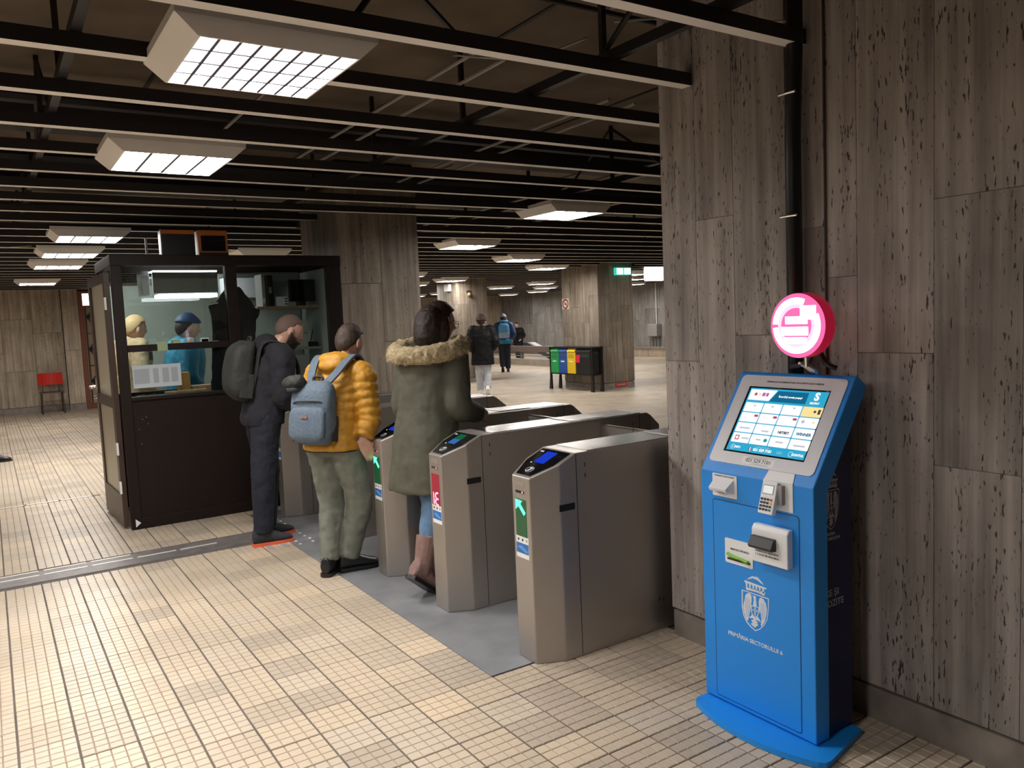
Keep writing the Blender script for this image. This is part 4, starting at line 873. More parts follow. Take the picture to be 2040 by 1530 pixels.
packet('tray', 'pale wooden tray on the sill behind the left booth window', 'tray', 1.22, 1.55, 7.17, 7.23, 1.086, 1.105, 'wood')
packet('wooden_box', 'low wooden box on the counter beside the hanging coat', 'box', 1.46, 1.66, 7.28, 7.4, 1.021, 1.13, 'wood')
kc_ = thing('key_bunch', 'bunch of metal keys and coins lying at the left of the booth sill', 'keys', (1.05, 7.15, 1.086)); g = kc_.location
for q in range(6): MB().lathe([(.014, 0), (.014, .003)], 'z', (.985+q*.03, 7.15+(q % 2)*.02, 1.086+(q % 3)*.004), 10).build('coin', 'chrome', kc_, org=g)
hk = thing('hanging_keys', 'small dark keys hanging on the bar of the left booth window', 'keys', (1.12, 7.106, 1.44)); g = hk.location
MB().tube([(1.12, 7.105, 1.50), (1.118, 7.104, 1.45)], .004, n=6).build('cord', 'black', hk, org=g); MB().bbox(1.105, 1.135, 7.098, 7.108, 1.38, 1.45, .003).build('key', 'black', hk, org=g)
M['c_coat'] = cloth('black_wool', (.005, .005, .006), .95, .2, 30)
# black coat hanging from the mullion
ct = thing('hanging_coat', 'black coat hanging on the middle post of the booth window', 'coat', (1.83, 7.22, 1.0)); g = ct.location
def erings(spec, n=20):
    R_ = []
    for cx, cy, z, rx, ry in spec: R_.append([(cx+rx*math.cos(6.28318*i/n), cy+ry*math.sin(6.28318*i/n), z) for i in range(n)])
    return R_
mb = MB().loft(erings([(1.79, 7.21, 1.0, .20, .06), (1.80, 7.215, 1.2, .195, .065), (1.82, 7.22, 1.45, .19, .07), (1.83, 7.22, 1.6, .185, .07), (1.84, 7.22, 1.75, .20, .075), (1.84, 7.22, 1.83, .165, .07), (1.84, 7.22, 1.90, .11, .06), (1.845, 7.22, 1.97, .06, .05)]))
for s, tip, z in ((-1, 1.628, 1.80), (1, 2.06, 1.755)): mb.tube([(1.84+s*.08, 7.22, 1.74), (tip-s*.03, 7.22, z-.02), (tip, 7.22, z+.015)], [.09, .045, .012], n=10)
me = remesh(mb, .012, 3, .02); me.transform(Matrix.Translation(-Vector(g))); link('coat_body', me, 'c_coat', ct)
MB().tube([(1.845, 7.21, 1.96), (1.845, 7.19, 2.02), (1.83, 7.175, 2.04)], .006, n=6).build('loop', 'c_black', ct, org=g); MB().box(1.63, 1.69, 7.140, 7.145, 1.825, 1.84).build('tag', 'grey_pipe', ct, org=g)
# display boxes on the roof
db = thing('roof_display', 'black display box with an orange top strip on the booth roof', 'display', (1.41, 7.25, 2.236)); g = db.location
MB().bbox(1.28, 1.545, 7.17, 7.30, 2.236, 2.45, .006).build('casing', 'black', db, org=g); MB().box(1.282, 1.543, 7.166, 7.17, 2.415, 2.447).build('orange_strip', 'orange', db, org=g); MB().box(1.275, 1.283, 7.16, 7.18, 2.236, 2.45).build('trim', 'grey_pipe', db, org=g)
db = thing('roof_display', 'display box with an orange front frame on the booth roof', 'display', (1.69, 7.25, 2.236)); g = db.location
MB().bbox(1.572, 1.815, 7.17, 7.30, 2.236, 2.452, .006).build('casing', 'orange', db, org=g); MB().box(1.595, 1.795, 7.166, 7.17, 2.275, 2.405).build('display_window', 'black_gloss', db, org=g); MB().box(1.572, 1.815, 7.165, 7.17, 2.238, 2.262).build('lower_strip', 'black', db, org=g)
br = thing('roof_bracket', 'thin pale bracket standing on the booth roof at left', 'bracket', (1.165, 7.2, 2.236)); g = br.location
MB().box(1.158, 1.172, 7.18, 7.20, 2.236, 2.38).build('upright', 'grey_pipe', br, org=g); MB().box(1.158, 1.18, 7.18, 7.26, 2.236, 2.243).build('foot', 'grey_pipe', br, org=g)

# ================================================================== BACKGROUND FURNITURE
# red chair at the left back wall
ch = thing('chair', 'red plastic chair standing against the back wall at left', 'chair', (1.08, 19.45, 0)); g = ch.location
def cb(nm, pts, r, mat): return MB().tube(pts, r, n=8, smooth=4).build(nm, mat, ch, org=g, smooth=True)
m = MB(); rings = []
for i in range(9):
    a = -1+2*i/8; rings.append([(1.08+a*.23, 19.62-.05*a*a+dy, z) for dy, z in ((0, .60), (0, .85), (.015, .85), (.015, .60))])
m.loft(rings).build('backrest', 'red_plastic', ch, org=g)
MB().bbox(.86, 1.30, 19.22, 19.62, .435, .455, .008).build('seat', 'brown_edge', ch, org=g)
for s in (-1, 1):
    cb('leg', [(1.08+s*.19, 19.26, .43), (1.08+s*.20, 19.22, .0)], .012, 'brown_edge'); cb('leg', [(1.08+s*.19, 19.6, .43), (1.08+s*.20, 19.66, .0)], .012, 'brown_edge'); cb('back_support', [(1.08+s*.15, 19.56, .44), (1.08+s*.15, 19.64, .5), (1.08+s*.15, 19.64, .65)], .01, 'brown_edge')
# iron-work door with a lit transom
dor = sempty('door_1', (2.1, 19.8, 0)); g = dor.location
for x0, x1, z0, z1 in ((1.745, 1.83, 0, 2.58), (2.75, 2.84, 0, 2.58), (1.83, 2.75, 0, .12), (1.83, 2.75, 2.22, 2.26), (1.83, 2.75, 2.52, 2.58)): MB().bbox(x0, x1, 19.76, 19.82, z0, z1, .005).build('door_frame', 'red_wood', dor, org=g)
M['transom'] = emis('transom_light', (1, .98, .93), 2.6)
MB().box(1.83, 2.75, 19.79, 19.80, 2.26, 2.52).build('transom_pane', 'transom', dor, org=g)
MB().box(1.83, 2.75, 19.80, 19.82, .12, 2.22).build('door_panel', plain('door_back_tan', (.38, .26, .15), .6), dor, org=g)
MB().box(1.855, 1.88, 19.765, 19.785, .12, 2.22).build('iron_bar', 'black_iron', dor, org=g)
for zc in (2.0, 1.3, .6):
    for a in (-60, -42, -22, 0, 22, 42, 60):
        r = math.radians(a); MB().tube([(1.88, 19.775, zc), (1.88+.30*math.cos(r), 19.775, zc+.22*math.sin(r)), (1.88+.75*math.cos(r), 19.775, zc+.36*math.sin(r))], .008, n=5, smooth=3).build('iron_scroll', 'black_iron', dor, org=g)
    MB().box(1.87, 2.75, 19.765, 19.785, zc-.36, zc-.345).build('iron_bar', 'black_iron', dor, org=g)
# recycling station
rc = thing('recycling_station', 'black recycling stand with green, blue, yellow and black bins beside the pillar', 'recycling bin', (10.42, 13.47, 0)); g = rc.location
for y in (12.74, 14.18):
    for x in (10.30, 10.55): MB().prism([(y-.02, .92), (y+.02, .92), (y+.02, .3), (y+.06, 0), (y-.03, 0), (y-.02, .3)], 'x', x-.02, x+.02).build('leg', 'black', rc, org=g)
MB().bbox(10.28, 10.57, 12.72, 14.20, .895, .93, .008).build('frame_top', 'black', rc, org=g); MB().bbox(10.28, 10.57, 12.72, 14.20, .335, .36, .005).build('frame_bottom', 'black', rc, org=g)
for q, (y0, y1, cc, nm) in enumerate(((13.88, 14.16, (.02, .36, .09), 'green bin'), (13.585, 13.865, (.02, .09, .36), 'blue bin'), (13.29, 13.57, (.85, .58, .02), 'yellow bin'), (12.78, 13.275, (.012, .012, .013), 'black bin'))):
    mt_ = plain('bin_%d' % q, cc, .4); o = MB().bbox(10.285, 10.55, y0, y1, .36, .80, .01).build('bin', mt_, rc, org=g); o['label'] = nm
    MB().prism([(10.29, .80), (10.27, .83), (10.33, .90), (10.55, .90), (10.55, .80)], 'y', y0+.005, y1-.005).build('bin_lid', mt_, o, org=g)
    if q < 3: MB().box(10.281, 10.285, y0+.08, y1-.08, .60, .63).build('bin_label', 'paper', o, org=g)
    if q == 3: MB().box(10.280, 10.285, 13.13, 13.26, .60, .76).build('red_label', plain('label_red2', (.7, .02, .04), .5), o, org=g)
    MB().box(10.281, 10.285, y0+.04, y1-.04, .70, .78).build('bin_flap', plain('flap_%d' % q, tuple(.6*c+.02 for c in cc), .5), o, org=g)
# signs on the pillar
ns = thing('no_smoking_sign', 'no smoking sign on the left edge of the pillar behind the bins', 'sign', (10.64, 14.02, 1.84)); g = ns.location
MB().box(10.636, 10.645, 13.895, 14.135, 1.725, 1.955).build('plate', plain('sign_cream', (.75, .55, .45), .6), ns, org=g)
MB().lathe([(.105, 10.634), (.105, 10.636), (.082, 10.636), (.082, 10.634)], 'x', (0, 14.015, 1.84), 28, cap=False).build('red_ring', plain('ring_red', (.5, .03, .02), .5), ns, org=g)
MB().add([(10.6345, 14.08, 1.90), (10.6345, 14.065, 1.915), (10.6345, 13.945, 1.785), (10.6345, 13.96, 1.77)], [(0, 1, 2, 3)]).build('bar', plain('bar_red', (.5, .03, .02), .5), ns, org=g)
MB().box(10.6342, 10.636, 13.97, 14.06, 1.832, 1.85).build('cigarette', 'ink', ns, org=g)
ex = thing('exit_sign', 'small green and white emergency exit sign lit at the top of the pillar', 'sign', (11.29, 12.85, 2.47)); g = ex.location
M['exit_glow'] = emis('exit_glow', (.72, 1, .93), 3.2); M['exit_green'] = emis('exit_green', (.05, .5, .35), 1.2)
MB().bbox(11.08, 11.495, 12.82, 12.90, 2.385, 2.54, .01).build('case', 'exit_green', ex, org=g); MB().box(11.10, 11.265, 12.815, 12.82, 2.40, 2.525).build('lit_panel', 'exit_glow', ex, org=g); MB().box(11.305, 11.475, 12.815, 12.82, 2.40, 2.525).build('lit_panel', 'exit_glow', ex, org=g)
wbx = thing('lit_sign_box', 'white glowing sign box hanging right of the pillar, cut by the stone wall edge', 'sign', (13.25, 14.0, 2.31)); g = wbx.location
MB().bbox(12.97, 13.55, 13.96, 14.04, 2.31, 2.66, .03).build('lit_box', emis('sign_white', (1, .99, .94), 2.6), wbx, org=g); MB().tube([(13.2, 14.0, 2.66), (13.2, 14.0, 3.1)], .012, n=6).build('hanger', 'grey_pipe', wbx, org=g)
for x0, x1, y, z0, z1, lab in ((11.045, 11.38, 12.918, .045, .115, 'red and white sticker low on the pillar behind the bins'), (10.33, 10.52, 17.446, .02, .12, 'red sticker low on the farther pillar beside the walker in black')):
    o = thing('floor_sticker', lab, 'sticker', ((x0+x1)/2, y, z0)); g = o.location
    MB().box(x0, x1, y-.004, y, z0, z1).build('plate', plain('sticker_red', (.62, .06, .04), .5), o, org=g); MB().box(x0+.05, x1-.05, y-.0055, y-.004, z0+.03, z1-.03).build('print', plain('sticker_pale', (.8, .55, .5), .5), o, org=g)
o = thing('junction_box', 'small white box high on the farther pillar', 'box', (9.875, 17.8, 2.40)); g = o.location
MB().bbox(9.80, 9.876, 17.72, 17.98, 2.32, 2.50, .006).build('cover', 'lamp_body', o, org=g); MB().tube([(9.83, 17.85, 2.50), (9.83, 17.85, 2.62)], .01, n=6).build('cable', 'grey_pipe', o, org=g)
o = thing('wall_camera', 'small round camera on the right face of the farther pillar', 'camera', (10.2, 17.42, 2.22)); g = o.location
MB().ell((10.2, 17.40, 2.22), (.05, .05, .05), 12, 8).build('dome', 'wood', o, org=g, smooth=True); MB().bbox(10.15, 10.25, 17.42, 17.45, 2.25, 2.32, .005).build('mount', 'brown_edge', o, org=g)
# stair railing
rl = thing('stair_railing', 'low brown railing with steel rails along the stair opening in the distance', 'railing', (15, 22.5, 0)); g = rl.location
MB().bbox(14.96, 15.10, 17.5, 31, .43, .63, .01).build('top_board', plain('rail_brown', (.16, .12, .10), .5), rl, org=g)
for y in (18.8, 20.3, 22.3, 24.3, 26.3, 28.3): MB().bbox(14.98, 15.06, y-.05, y+.05, .2, .44, .005).build('post', plain('post_brown', (.17, .13, .11), .5), rl, org=g)
for z in (.30, .385): MB().tube([(15.02, 17.5, z), (15.02, 31, z)], .014, n=6).build('rail', 'grey_pipe', rl, org=g)
struct(MB().box(14.9, 15.2, 17.4, 31.4, 0, .205).build('trim_1', plain('curb_stone', (.42, .37, .31), .6, vary=.2, bscale=4)))
esc = thing('escalator_rail', 'dark blue sloping escalator handrail behind the stair railing', 'handrail', (17.5, 22.5, 0)); g = esc.location
mb = MB().prism([(25.9, .62), (25.3, .62), (22.6, -.2), (23.2, -.2)], 'x', 17.3, 17.5); mb.build('balustrade', plain('esc_blue', (.05, .07, .13), .4), esc, org=g)
MB().prism([(25.3, .62), (25.1, .62), (22.4, -.2), (22.6, -.2)], 'x', 17.28, 17.52).build('light_edge', plain('esc_white', (.8, .8, .8), .4), esc, org=g)
# wall fittings at the far right
wf = thing('wall_box', 'grey box with pipes fixed on the far wall right of the pillar', 'box', (20.1, 21.3, .3)); g = wf.location
MB().bbox(19.95, 20.2, 21.0, 21.5, .7, 1.15, .03).build('cover', 'grey_pipe', wf, org=g)
for dy in (-.16, 0, .16): MB().tube([(20.1, 21.25+dy, .7), (20.1, 21.25+dy, .25)], .025, n=6).build('pipe', 'grey_pipe', wf, org=g)
MB().tube([(20.15, 21.2, 1.15), (20.15, 21.2, 2.6)], .018, n=6).build('riser', 'lamp_body', wf, org=g)
bn = thing('stone_bench', 'low stone ledge along the far wall at right', 'bench', (19.9, 20.5, 0)); g = bn.location
MB().bbox(19.7, 20.19, 19.2, 22.4, 0, .28, .01).build('block', 'trav_warm', bn, org=g); MB().bbox(19.66, 20.19, 19.15, 22.45, .28, .33, .008).build('slab', 'plinth', bn, org=g)

# ================================================================== PEOPLE
def headgrid(off=0, mask=None, n=56, m=44, sx=1, jaw=1.0):
    """head surface, face towards +x, centre between the ears; returns (verts, faces) of the part where mask(p) holds"""
    V = []; P0 = []
    for i in range(m+1):
        th = math.pi*i/m; z0 = -math.cos(th)
        for j in range(n):
            ph = 2*math.pi*j/n; d = Vector((math.sin(th)*math.cos(ph), math.sin(th)*math.sin(ph), z0))
            ax = .099 if d.x > 0 else .102; p = Vector((d.x*ax, d.y*.077, d.z*(.118 if d.z > 0 else .125)))
            if d.z < 0:
                t = -d.z; p.y *= 1-.30*t*t*jaw
                if d.x < 0: p.x *= 1-.45*t*t
                else: p.x *= 1-.10*t
            if d.x > .1:
                def g(y, z, wy, wz): return math.exp(-((p.y-y)/wy)**2-((p.z-z)/wz)**2)
                p.x += .022*g(0, -.028, .011, .016)+.010*g(0, -.008, .008, .022)          # nose
                p.x += .006*g(0, .018, .05, .012)-.007*(g(.032, -.002, .014, .011)+g(-.032, -.002, .014, .011))  # brow, sockets
                p.x += .006*g(0, -.062, .022, .007)+.005*g(0, -.074, .018, .006)+.010*g(0, -.104, .024, .016)     # lips, chin
                p.x -= .004*g(0, -.068, .02, .002)
                p.x += .004*(g(.042, -.03, .016, .016)+g(-.042, -.03, .016, .016))
            P0.append(p.copy()); V.append(p+d.normalized()*off)
    F_ = []
    for i in range(m):
        for j in range(n):
            f = (i*n+j, i*n+(j+1) % n, (i+1)*n+(j+1) % n, (i+1)*n+j)
            if mask is None or all(mask(P0[q]) for q in f): F_.append(f)
    return V, F_
def hair_mask(p): # short hair: crown, sides and nape
    return p.z > .052 - (.0 if p.x > .03 else min(.13, (.03-p.x)*1.15)) and not (p.x > .062 and p.z < .075)
def beard_mask(p): return p.z < -.045 + .03*max(0, .05-p.x)/.05 and p.x > -.012 and p.z > -.125 and not (abs(p.y) < .019 and -.078 < p.z < -.056 and p.x > .06)
class Fig:
    def __init__(s, name, label, base, phi, H, group=None):
        s.root = thing('person', label, 'person', base, group); s.H = H/1.75; s.phi = phi
        s.R = Matrix.Rotation(phi, 4, 'Z')
        k = s.H
        s.j = dict(hip=(0, 0, .93*k), waist=(.0, 0, 1.08*k), chest=(.0, 0, 1.29*k), neck=(.0, 0, 1.47*k), head=(.025, 0, 1.635*k))
        for sd, n_ in ((1, 'L'), (-1, 'R')):
            s.j['sh'+n_] = (0, sd*.185*k, 1.42*k); s.j['el'+n_] = (-.03, sd*.23*k, 1.13*k); s.j['wr'+n_] = (.05, sd*.24*k, .88*k)
            s.j['hi'+n_] = (0, sd*.09*k, .92*k); s.j['kn'+n_] = (.02, sd*.10*k, .50*k); s.j['an'+n_] = (0, sd*.10*k, .09*k); s.j['toe'+n_] = (1, 0, 0)
        s.hs = 1.02; s.head_rot = Matrix.Identity(4); s.hand = {'L': None, 'R': None}
    def W(s, p): return s.R @ Vector(p)
    def pose(s, **kw): s.j.update(kw); return s
    def hr(s, yaw=0, pitch=0): s.head_rot = Matrix.Rotation(math.radians(yaw), 4, 'Z') @ Matrix.Rotation(math.radians(pitch), 4, 'Y'); return s
    def rings(s, spec, n=24, e=2.4):
        out = []
        for c, rf, rl in spec:
            ring = []
            for i in range(n):
                a = 2*math.pi*i/n; ca, sa = math.cos(a), math.sin(a)
                ring.append((c[0]+rf*math.copysign(abs(ca)**(2/e), ca), c[1]+rl*math.copysign(abs(sa)**(2/e), sa), c[2]))
            out.append(ring)
        return out
    def lerp(s, a, b, t): return tuple(x*(1-t)+y*t for x, y in zip(a, b))
    def torso_spec(s, g=0, hem=None, flare=0, puff=0):
        """rings from hem to neck base; g: clothing thickness"""
        j, k = s.j, s.H; L = s.lerp
        base = [(j['hip'], .118*k, .165*k), (j['waist'], .108*k, .145*k), (L(j['waist'], j['chest'], .5), .115*k, .158*k), (j['chest'], .125*k, .175*k), (L(j['chest'], j['neck'], .6), .105*k, .165*k), (L(j['chest'], j['neck'], .85), .078*k, .115*k), (j['neck'], .06*k, .07*k)]
        out = [(c, a+g, b+g) for c, a, b in base]
        if hem is not None:
            h = j['hip']; d = h[2]-hem
            out = [((h[0]+0*d, h[1], hem), (.118*k+g)+flare, (.165*k+g)+flare), ((h[0], h[1], hem+.015), (.12*k+g)+flare, (.167*k+g)+flare)]+([] if d < .06 else [((h[0], h[1], hem+d*.5), .118*k+g+flare*.6, .165*k+g+flare*.6)])+(out if d > .02 else out[1:])
        if not puff: return out
        dense = []
        tot = 0
        for q in range(len(out)-1):
            (c0, a0, b0), (c1, a1, b1) = out[q], out[q+1]; d = (Vector(c1)-Vector(c0)).length; n_ = max(2, int(d/.008))
            for i in range(n_):
                t = i/n_; w_ = puff*abs(math.sin(math.pi*(tot+d*t)/.062))**.6; dense.append((L(c0, c1, t), a0*(1-t)+a1*t+w_, b0*(1-t)+b1*t+w_))
            tot += d
        dense.append(out[-1]); return dense
    def limb(s, mb, pts, rad, puff=0, n=14):
        pts = [Vector(p) for p in pts]; P, Rr = crom(pts, rad, 8)
        if puff:
            PP, RR = [], []; tot = 0
            for q in range(len(P)-1):
                d = (P[q+1]-P[q]).length; n_ = max(1, int(d/.007))
                for i in range(n_):
                    t = i/n_; PP.append(P[q].lerp(P[q+1], t)); RR.append(Rr[q]*(1-t)+Rr[q+1]*t+puff*abs(math.sin(math.pi*(tot+d*t)/.055))**.6)
                tot += d
            PP.append(P[-1]); RR.append(Rr[-1]); P, Rr = PP, RR
        mb.tube(P, Rr, n=n)
    def body(s, vox=.006, skin='skin', hands=('L', 'R'), hand_pose=None):
        j, k = s.j, s.H; mb = MB()
        mb.loft(s.rings(s.torso_spec(-.012)))
        mb.tube([s.lerp(j['chest'], j['neck'], .8), j['neck'], s.lerp(j['neck'], j['head'], .7)], [.07*k, .058*k, .056*k], n=16)
        V, F_ = headgrid(); hm = Matrix.Translation(j['head']) @ s.head_rot @ Matrix.Scale(k*s.hs, 4); mb.add([hm @ p for p in V], F_)
        for sd in (1, -1):
            e = MB().ell((-.008, sd*.083, -.016), (.021, .014, .035), 12, 8, rot=Matrix.Rotation(sd*-.25, 3, 'Z')); mb.add([hm @ Vector(p) for p in e.v], e.f)
        for n_ in 'LR':
            s.limb(mb, [s.lerp(j['chest'], j['sh'+n_], .6), j['sh'+n_], j['el'+n_], j['wr'+n_]], [.06*k, .055*k, .042*k, .028*k], n=12)
            s.limb(mb, [j['hip'], j['hi'+n_], j['kn'+n_], j['an'+n_]], [.09*k, .085*k, .055*k, .022*k], n=14)
            mb.tube([j['an'+n_], tuple(a+b*.05*k for a, b in zip(j['an'+n_], j['toe'+n_]))], [.02*k, .018*k], n=10)
            s.handgeo(mb, n_, (hand_pose or {}).get(n_))
        me = remesh(mb, vox, 2); me.transform(s.R); o = link('body', me, skin, s.root)
        ey = MB()
        for sd in (1, -1): ey.ell((.079, sd*.031, -.002), (.0125, .0125, .0125), 10, 8)
        ey.xf(s.R @ hm); ey.build('eyes', 'eye', s.root, smooth=True)
        pu = MB()
        for sd in (1, -1): pu.ell((.0885, sd*.031, -.002), (.004, .006, .006), 8, 6)
        pu.xf(s.R @ hm); pu.build('irises', 'ink', s.root, smooth=True)
        s.hm = hm; return o
    def handgeo(s, mb, n_, hp=None):
        """palm with five bent fingers; direction of the forearm gives the axis"""
        j, k = s.j, s.H; w_, e = Vector(j['wr'+n_]), Vector(j['el'+n_]); d = (w_-e).normalized()
        if hp and 'dir' in hp: d = Vector(hp['dir']).normalized()
        sd = 1 if n_ == 'L' else -1
        side = Vector((1, 0, 0)) if abs(d.x) < .8 else Vector((0, 0, 1))       # thumb side
        if hp and 'thumb' in hp: side = Vector(hp['thumb'])
        side = (side-d*side.dot(d)).normalized(); pn = d.cross(side)*sd          # palm normal (towards the body)
        curl = (hp or {}).get('curl', .5)
        k *= (hp or {}).get('size', 1)
        def P(a, b, c): return w_+d*a*k+side*b*k+pn*c*k
        for q, b in enumerate((.028, .010, -.008, -.025)): mb.tube([P(-.01, b*.6, 0), P(.04, b, 0), P(.082, b*1.02, 0)], [.016*k, .0145*k, .0115*k], n=8)
        for q, (b, L_) in enumerate(((.030, .072), (.0105, .080), (-.0085, .074), (-.027, .058))):
            a1, a2, a3 = curl*.7, curl*1.5, curl*2.1; p0 = Vector((.080, b, 0)); l = L_/3*1.1
            p1 = p0+Vector((math.cos(a1)*l, 0, math.sin(a1)*l)); p2 = p1+Vector((math.cos(a2)*l*.9, 0, math.sin(a2)*l*.9)); p3 = p2+Vector((math.cos(a3)*l*.8, 0, math.sin(a3)*l*.8))
            mb.tube([P(*p) for p in (p0, p1, p2, p3)], [.0098*k, .0092*k, .0085*k, .007*k], n=8)
        mb.tube([P(.015, .024, .004), P(.045, .047, .012), P(.070, .052, .020), P(.092, .046, .027)], [.013*k, .0115*k, .010*k, .0075*k], n=8)
    def shell(s, name, mat, off, mask, th=.01, rough=.008, rs=.02):
        V, F_ = headgrid(off, mask); used = sorted({i for f in F_ for i in f}); mp = {a: b for b, a in enumerate(used)}
        mb = MB().add([s.R @ s.hm @ V[i] for i in used], [tuple(mp[i] for i in f) for f in F_]); o = mb.build(name, mat, s.root, smooth=True)
        so = o.modifiers.new('t', 'SOLIDIFY'); so.thickness = th; so.offset = -1
        if rough:
            tx = bpy.data.textures.new('tufts', 'CLOUDS'); tx.noise_scale = rs; tx.noise_depth = 3; dm = o.modifiers.new('d', 'DISPLACE'); dm.texture = tx; dm.strength = rough; dm.mid_level = .35; dm.texture_coords = 'LOCAL'
        return o
    def garment(s, name, mat, mb, vox=.010, smooth=3, wrinkle=.012, wsize=.08, parent=None):
        me = remesh(mb, vox, smooth, wrinkle, wsize); me.transform(s.R); return link(name, me, mat, parent or s.root)
    def jacket(s, mat, g=.03, hem=.85, flare=0, puff=0, vox=.010, sleeve=(.085, .072, .058, .048), wrinkle=.012, hood=None, collar=True, name='jacket', cuff=.92, wsize=.08):
        j, k = s.j, s.H; mb = MB(); mb.loft(s.rings(s.torso_spec(g, hem*k, flare, puff)))
        if collar: mb.tube([s.lerp(j['chest'], j['neck'], .75), s.lerp(j['neck'], j['head'], .28)], [.095*k, .078*k], n=16)
        for n_ in 'LR':
            w_ = s.lerp(j['el'+n_], j['wr'+n_], cuff)
            s.limb(mb, [s.lerp(j['chest'], j['sh'+n_], .5), j['sh'+n_], s.lerp(j['sh'+n_], j['el'+n_], .5), j['el'+n_], s.lerp(j['el'+n_], j['wr'+n_], .5), w_], [(sleeve[0]+.005)*k, sleeve[0]*k, (sleeve[0]+sleeve[1])/2*k, sleeve[1]*k, (sleeve[1]+sleeve[3])/2*k, sleeve[3]*k], puff, 16)
        if hood:
            for c, r in hood: mb.ell(c, r, 18, 12)
        return s.garment(name, mat, mb, vox, 2 if puff else 3, wrinkle, wsize)
    def trousers(s, mat, r=(.10, .078, .062), vox=.010, wrinkle=.018, top=None, end=.99, wsize=.07):
        j, k = s.j, s.H; mb = MB(); t = top or (j['hip'][0], j['hip'][1], j['hip'][2]+.06*k)
        mb.loft(s.rings([((j['hip'][0], j['hip'][1], j['hip'][2]-.10*k), .10*k, .13*k), (j['hip'], .122*k, .165*k), (t, .115*k, .155*k)]))
        for n_ in 'LR':
            e = s.lerp(j['kn'+n_], j['an'+n_], end)
            s.limb(mb, [s.lerp(j['hip'], j['hi'+n_], .7), j['hi'+n_], s.lerp(j['hi'+n_], j['kn'+n_], .5), j['kn'+n_], s.lerp(j['kn'+n_], e, .5), e], [r[0]*k, r[0]*1.03*k, (r[0]+r[1])/2*k, r[1]*k, (r[1]+r[2])/2*k, r[2]*k], n=16)
        return s.garment('trousers', mat, mb, vox, 3, wrinkle, wsize)
    def shoe(s, n_, upper, sole, L=.285, boot=0, lift=0):
        j, k = s.j, s.H; a = Vector(j['an'+n_]); d = Vector(j['toe'+n_]).normalized(); sidev = Vector((0, 0, 1)).cross(d).normalized(); up = d.cross(sidev)
        def P(x, y, z): return a+d*x*k+sidev*y*k+up*z*k
        h = .09 if d.z == 0 or True else .09
        mb = MB(); rg = []
        for x, hw, top in ((-.078, .024, .075), (-.070, .037, .115), (-.03, .042, .130), (.03, .043, .118), (.08, .046, .085), (.13, .047, .064), (.175, .040, .050), (.207, .022, .032)):
            ring = []
            for i in range(14):
                an_ = 2*math.pi*i/14; ring.append(P(x*L/.285, hw*math.cos(an_), -.078+top*.5+top*.5*math.sin(an_)))
            rg.append(ring)
        mb.loft(rg)
        kn = Vector(j['kn'+n_]); sh_ = (kn-a).normalized()
        mb.tube([a-sh_*.03*k, a+sh_*(.035+boot*.5)*k, a+sh_*(.04+boot)*k], [.046*k, .047*k+boot*.10, .046*k+boot*.16], n=14)
        o = s.garment('shoe' if not boot else 'boot', upper, mb, .007, 2, 0)
        so = MB(); prof = [(-.082, .018), (-.074, .036), (-.03, .040), (.03, .040), (.08, .046), (.13, .048), (.18, .040), (.215, .018)]
        loop = [(x, y) for x, y in prof]+[(x, -y) for x, y in prof[::-1]]
        rg = [[P(x*L/.285, y, z) for x, y in loop] for z in (-.089, -.074, -.066)]
        so.loft(rg); so.xf(s.R); so.build('sole', sole, o); return o
    def shoes(s, upper, sole='black', **kw):
        for n_ in 'LR': s.shoe(n_, upper, sole, **kw)
def backpack(label, fig, c, size, mats, tilt=0, pocket=True, straps=True, rotz=0):
    """c: centre of the panel against the back, in the wearer's frame; bag bulges towards -x"""
    w_, d, h = size; base = fig.root.location + fig.R @ Vector((c[0], c[1], c[2]-h/2)); bp = thing('backpack', label, 'backpack', base)
    X = fig.R @ Matrix.Rotation(rotz, 4, 'Z') @ Matrix.Rotation(tilt, 4, 'Y')
    def prof(sw, sd, z0, z1, xo, e=3.2, n=28, m=12):
        rg = []
        for i in range(m+1):
            t = i/m; z = z0+(z1-z0)*t; f = (1-abs(2*t-1)**5)**.35 if 0 < t < 1 else .55; f = max(f, .55); bul = .80+.20*math.sin(math.pi*(.15+.62*(1-t)))
            ring = []
            for q in range(n):
                a = 2*math.pi*q/n; ca, sa = math.cos(a), math.sin(a)
                ring.append((xo-sd/2*bul*f+sd/2*bul*f*math.copysign(abs(ca)**(2/e), ca), sw/2*f*math.copysign(abs(sa)**(2/e), sa), z))
            rg.append(ring)
        return MB().loft(rg)
    me = remesh(prof(w_, d, 0, h, 0), .009, 3, .010, .09); me.transform(X); link('bag_body', me, mats[0], bp)
    if pocket:
        me = remesh(prof(w_*.88, d*.35, h*.03, h*.60, -d*.78), .008, 3, .006, .07); me.transform(X); pk = link('front_pocket', me, mats[0], bp)
        MB().box(-d*1.165, -d*1.13, -.02, .025, h*.40, h*.44).xf(X).build('leather_patch', 'c_boot', pk)
        MB().tube([(-d*.80, -w_*.40, h*.62), (-d*1.0, -w_*.25, h*.66), (-d*1.02, w_*.25, h*.66), (-d*.80, w_*.40, h*.62)], .005, n=6, smooth=4).xf(X).build('zip', 'c_bag_dark', bp, smooth=True)
    MB().tube([(-.03, -.03, h*.97), (-.03, -.03, h*1.06), (-.03, .03, h*1.06), (-.03, .03, h*.97)], .009, n=8, smooth=4).xf(X).build('carry_loop', mats[1], bp, smooth=True)
    MB().bbox(-d*.55, -.01, -w_*.49, -w_*.455, h*.05, h*.45, .006).xf(X).build('side_pocket', mats[1], bp); MB().bbox(-d*.55, -.01, w_*.455, w_*.49, h*.05, h*.45, .006).xf(X).build('side_pocket', mats[1], bp)
    return bp, X
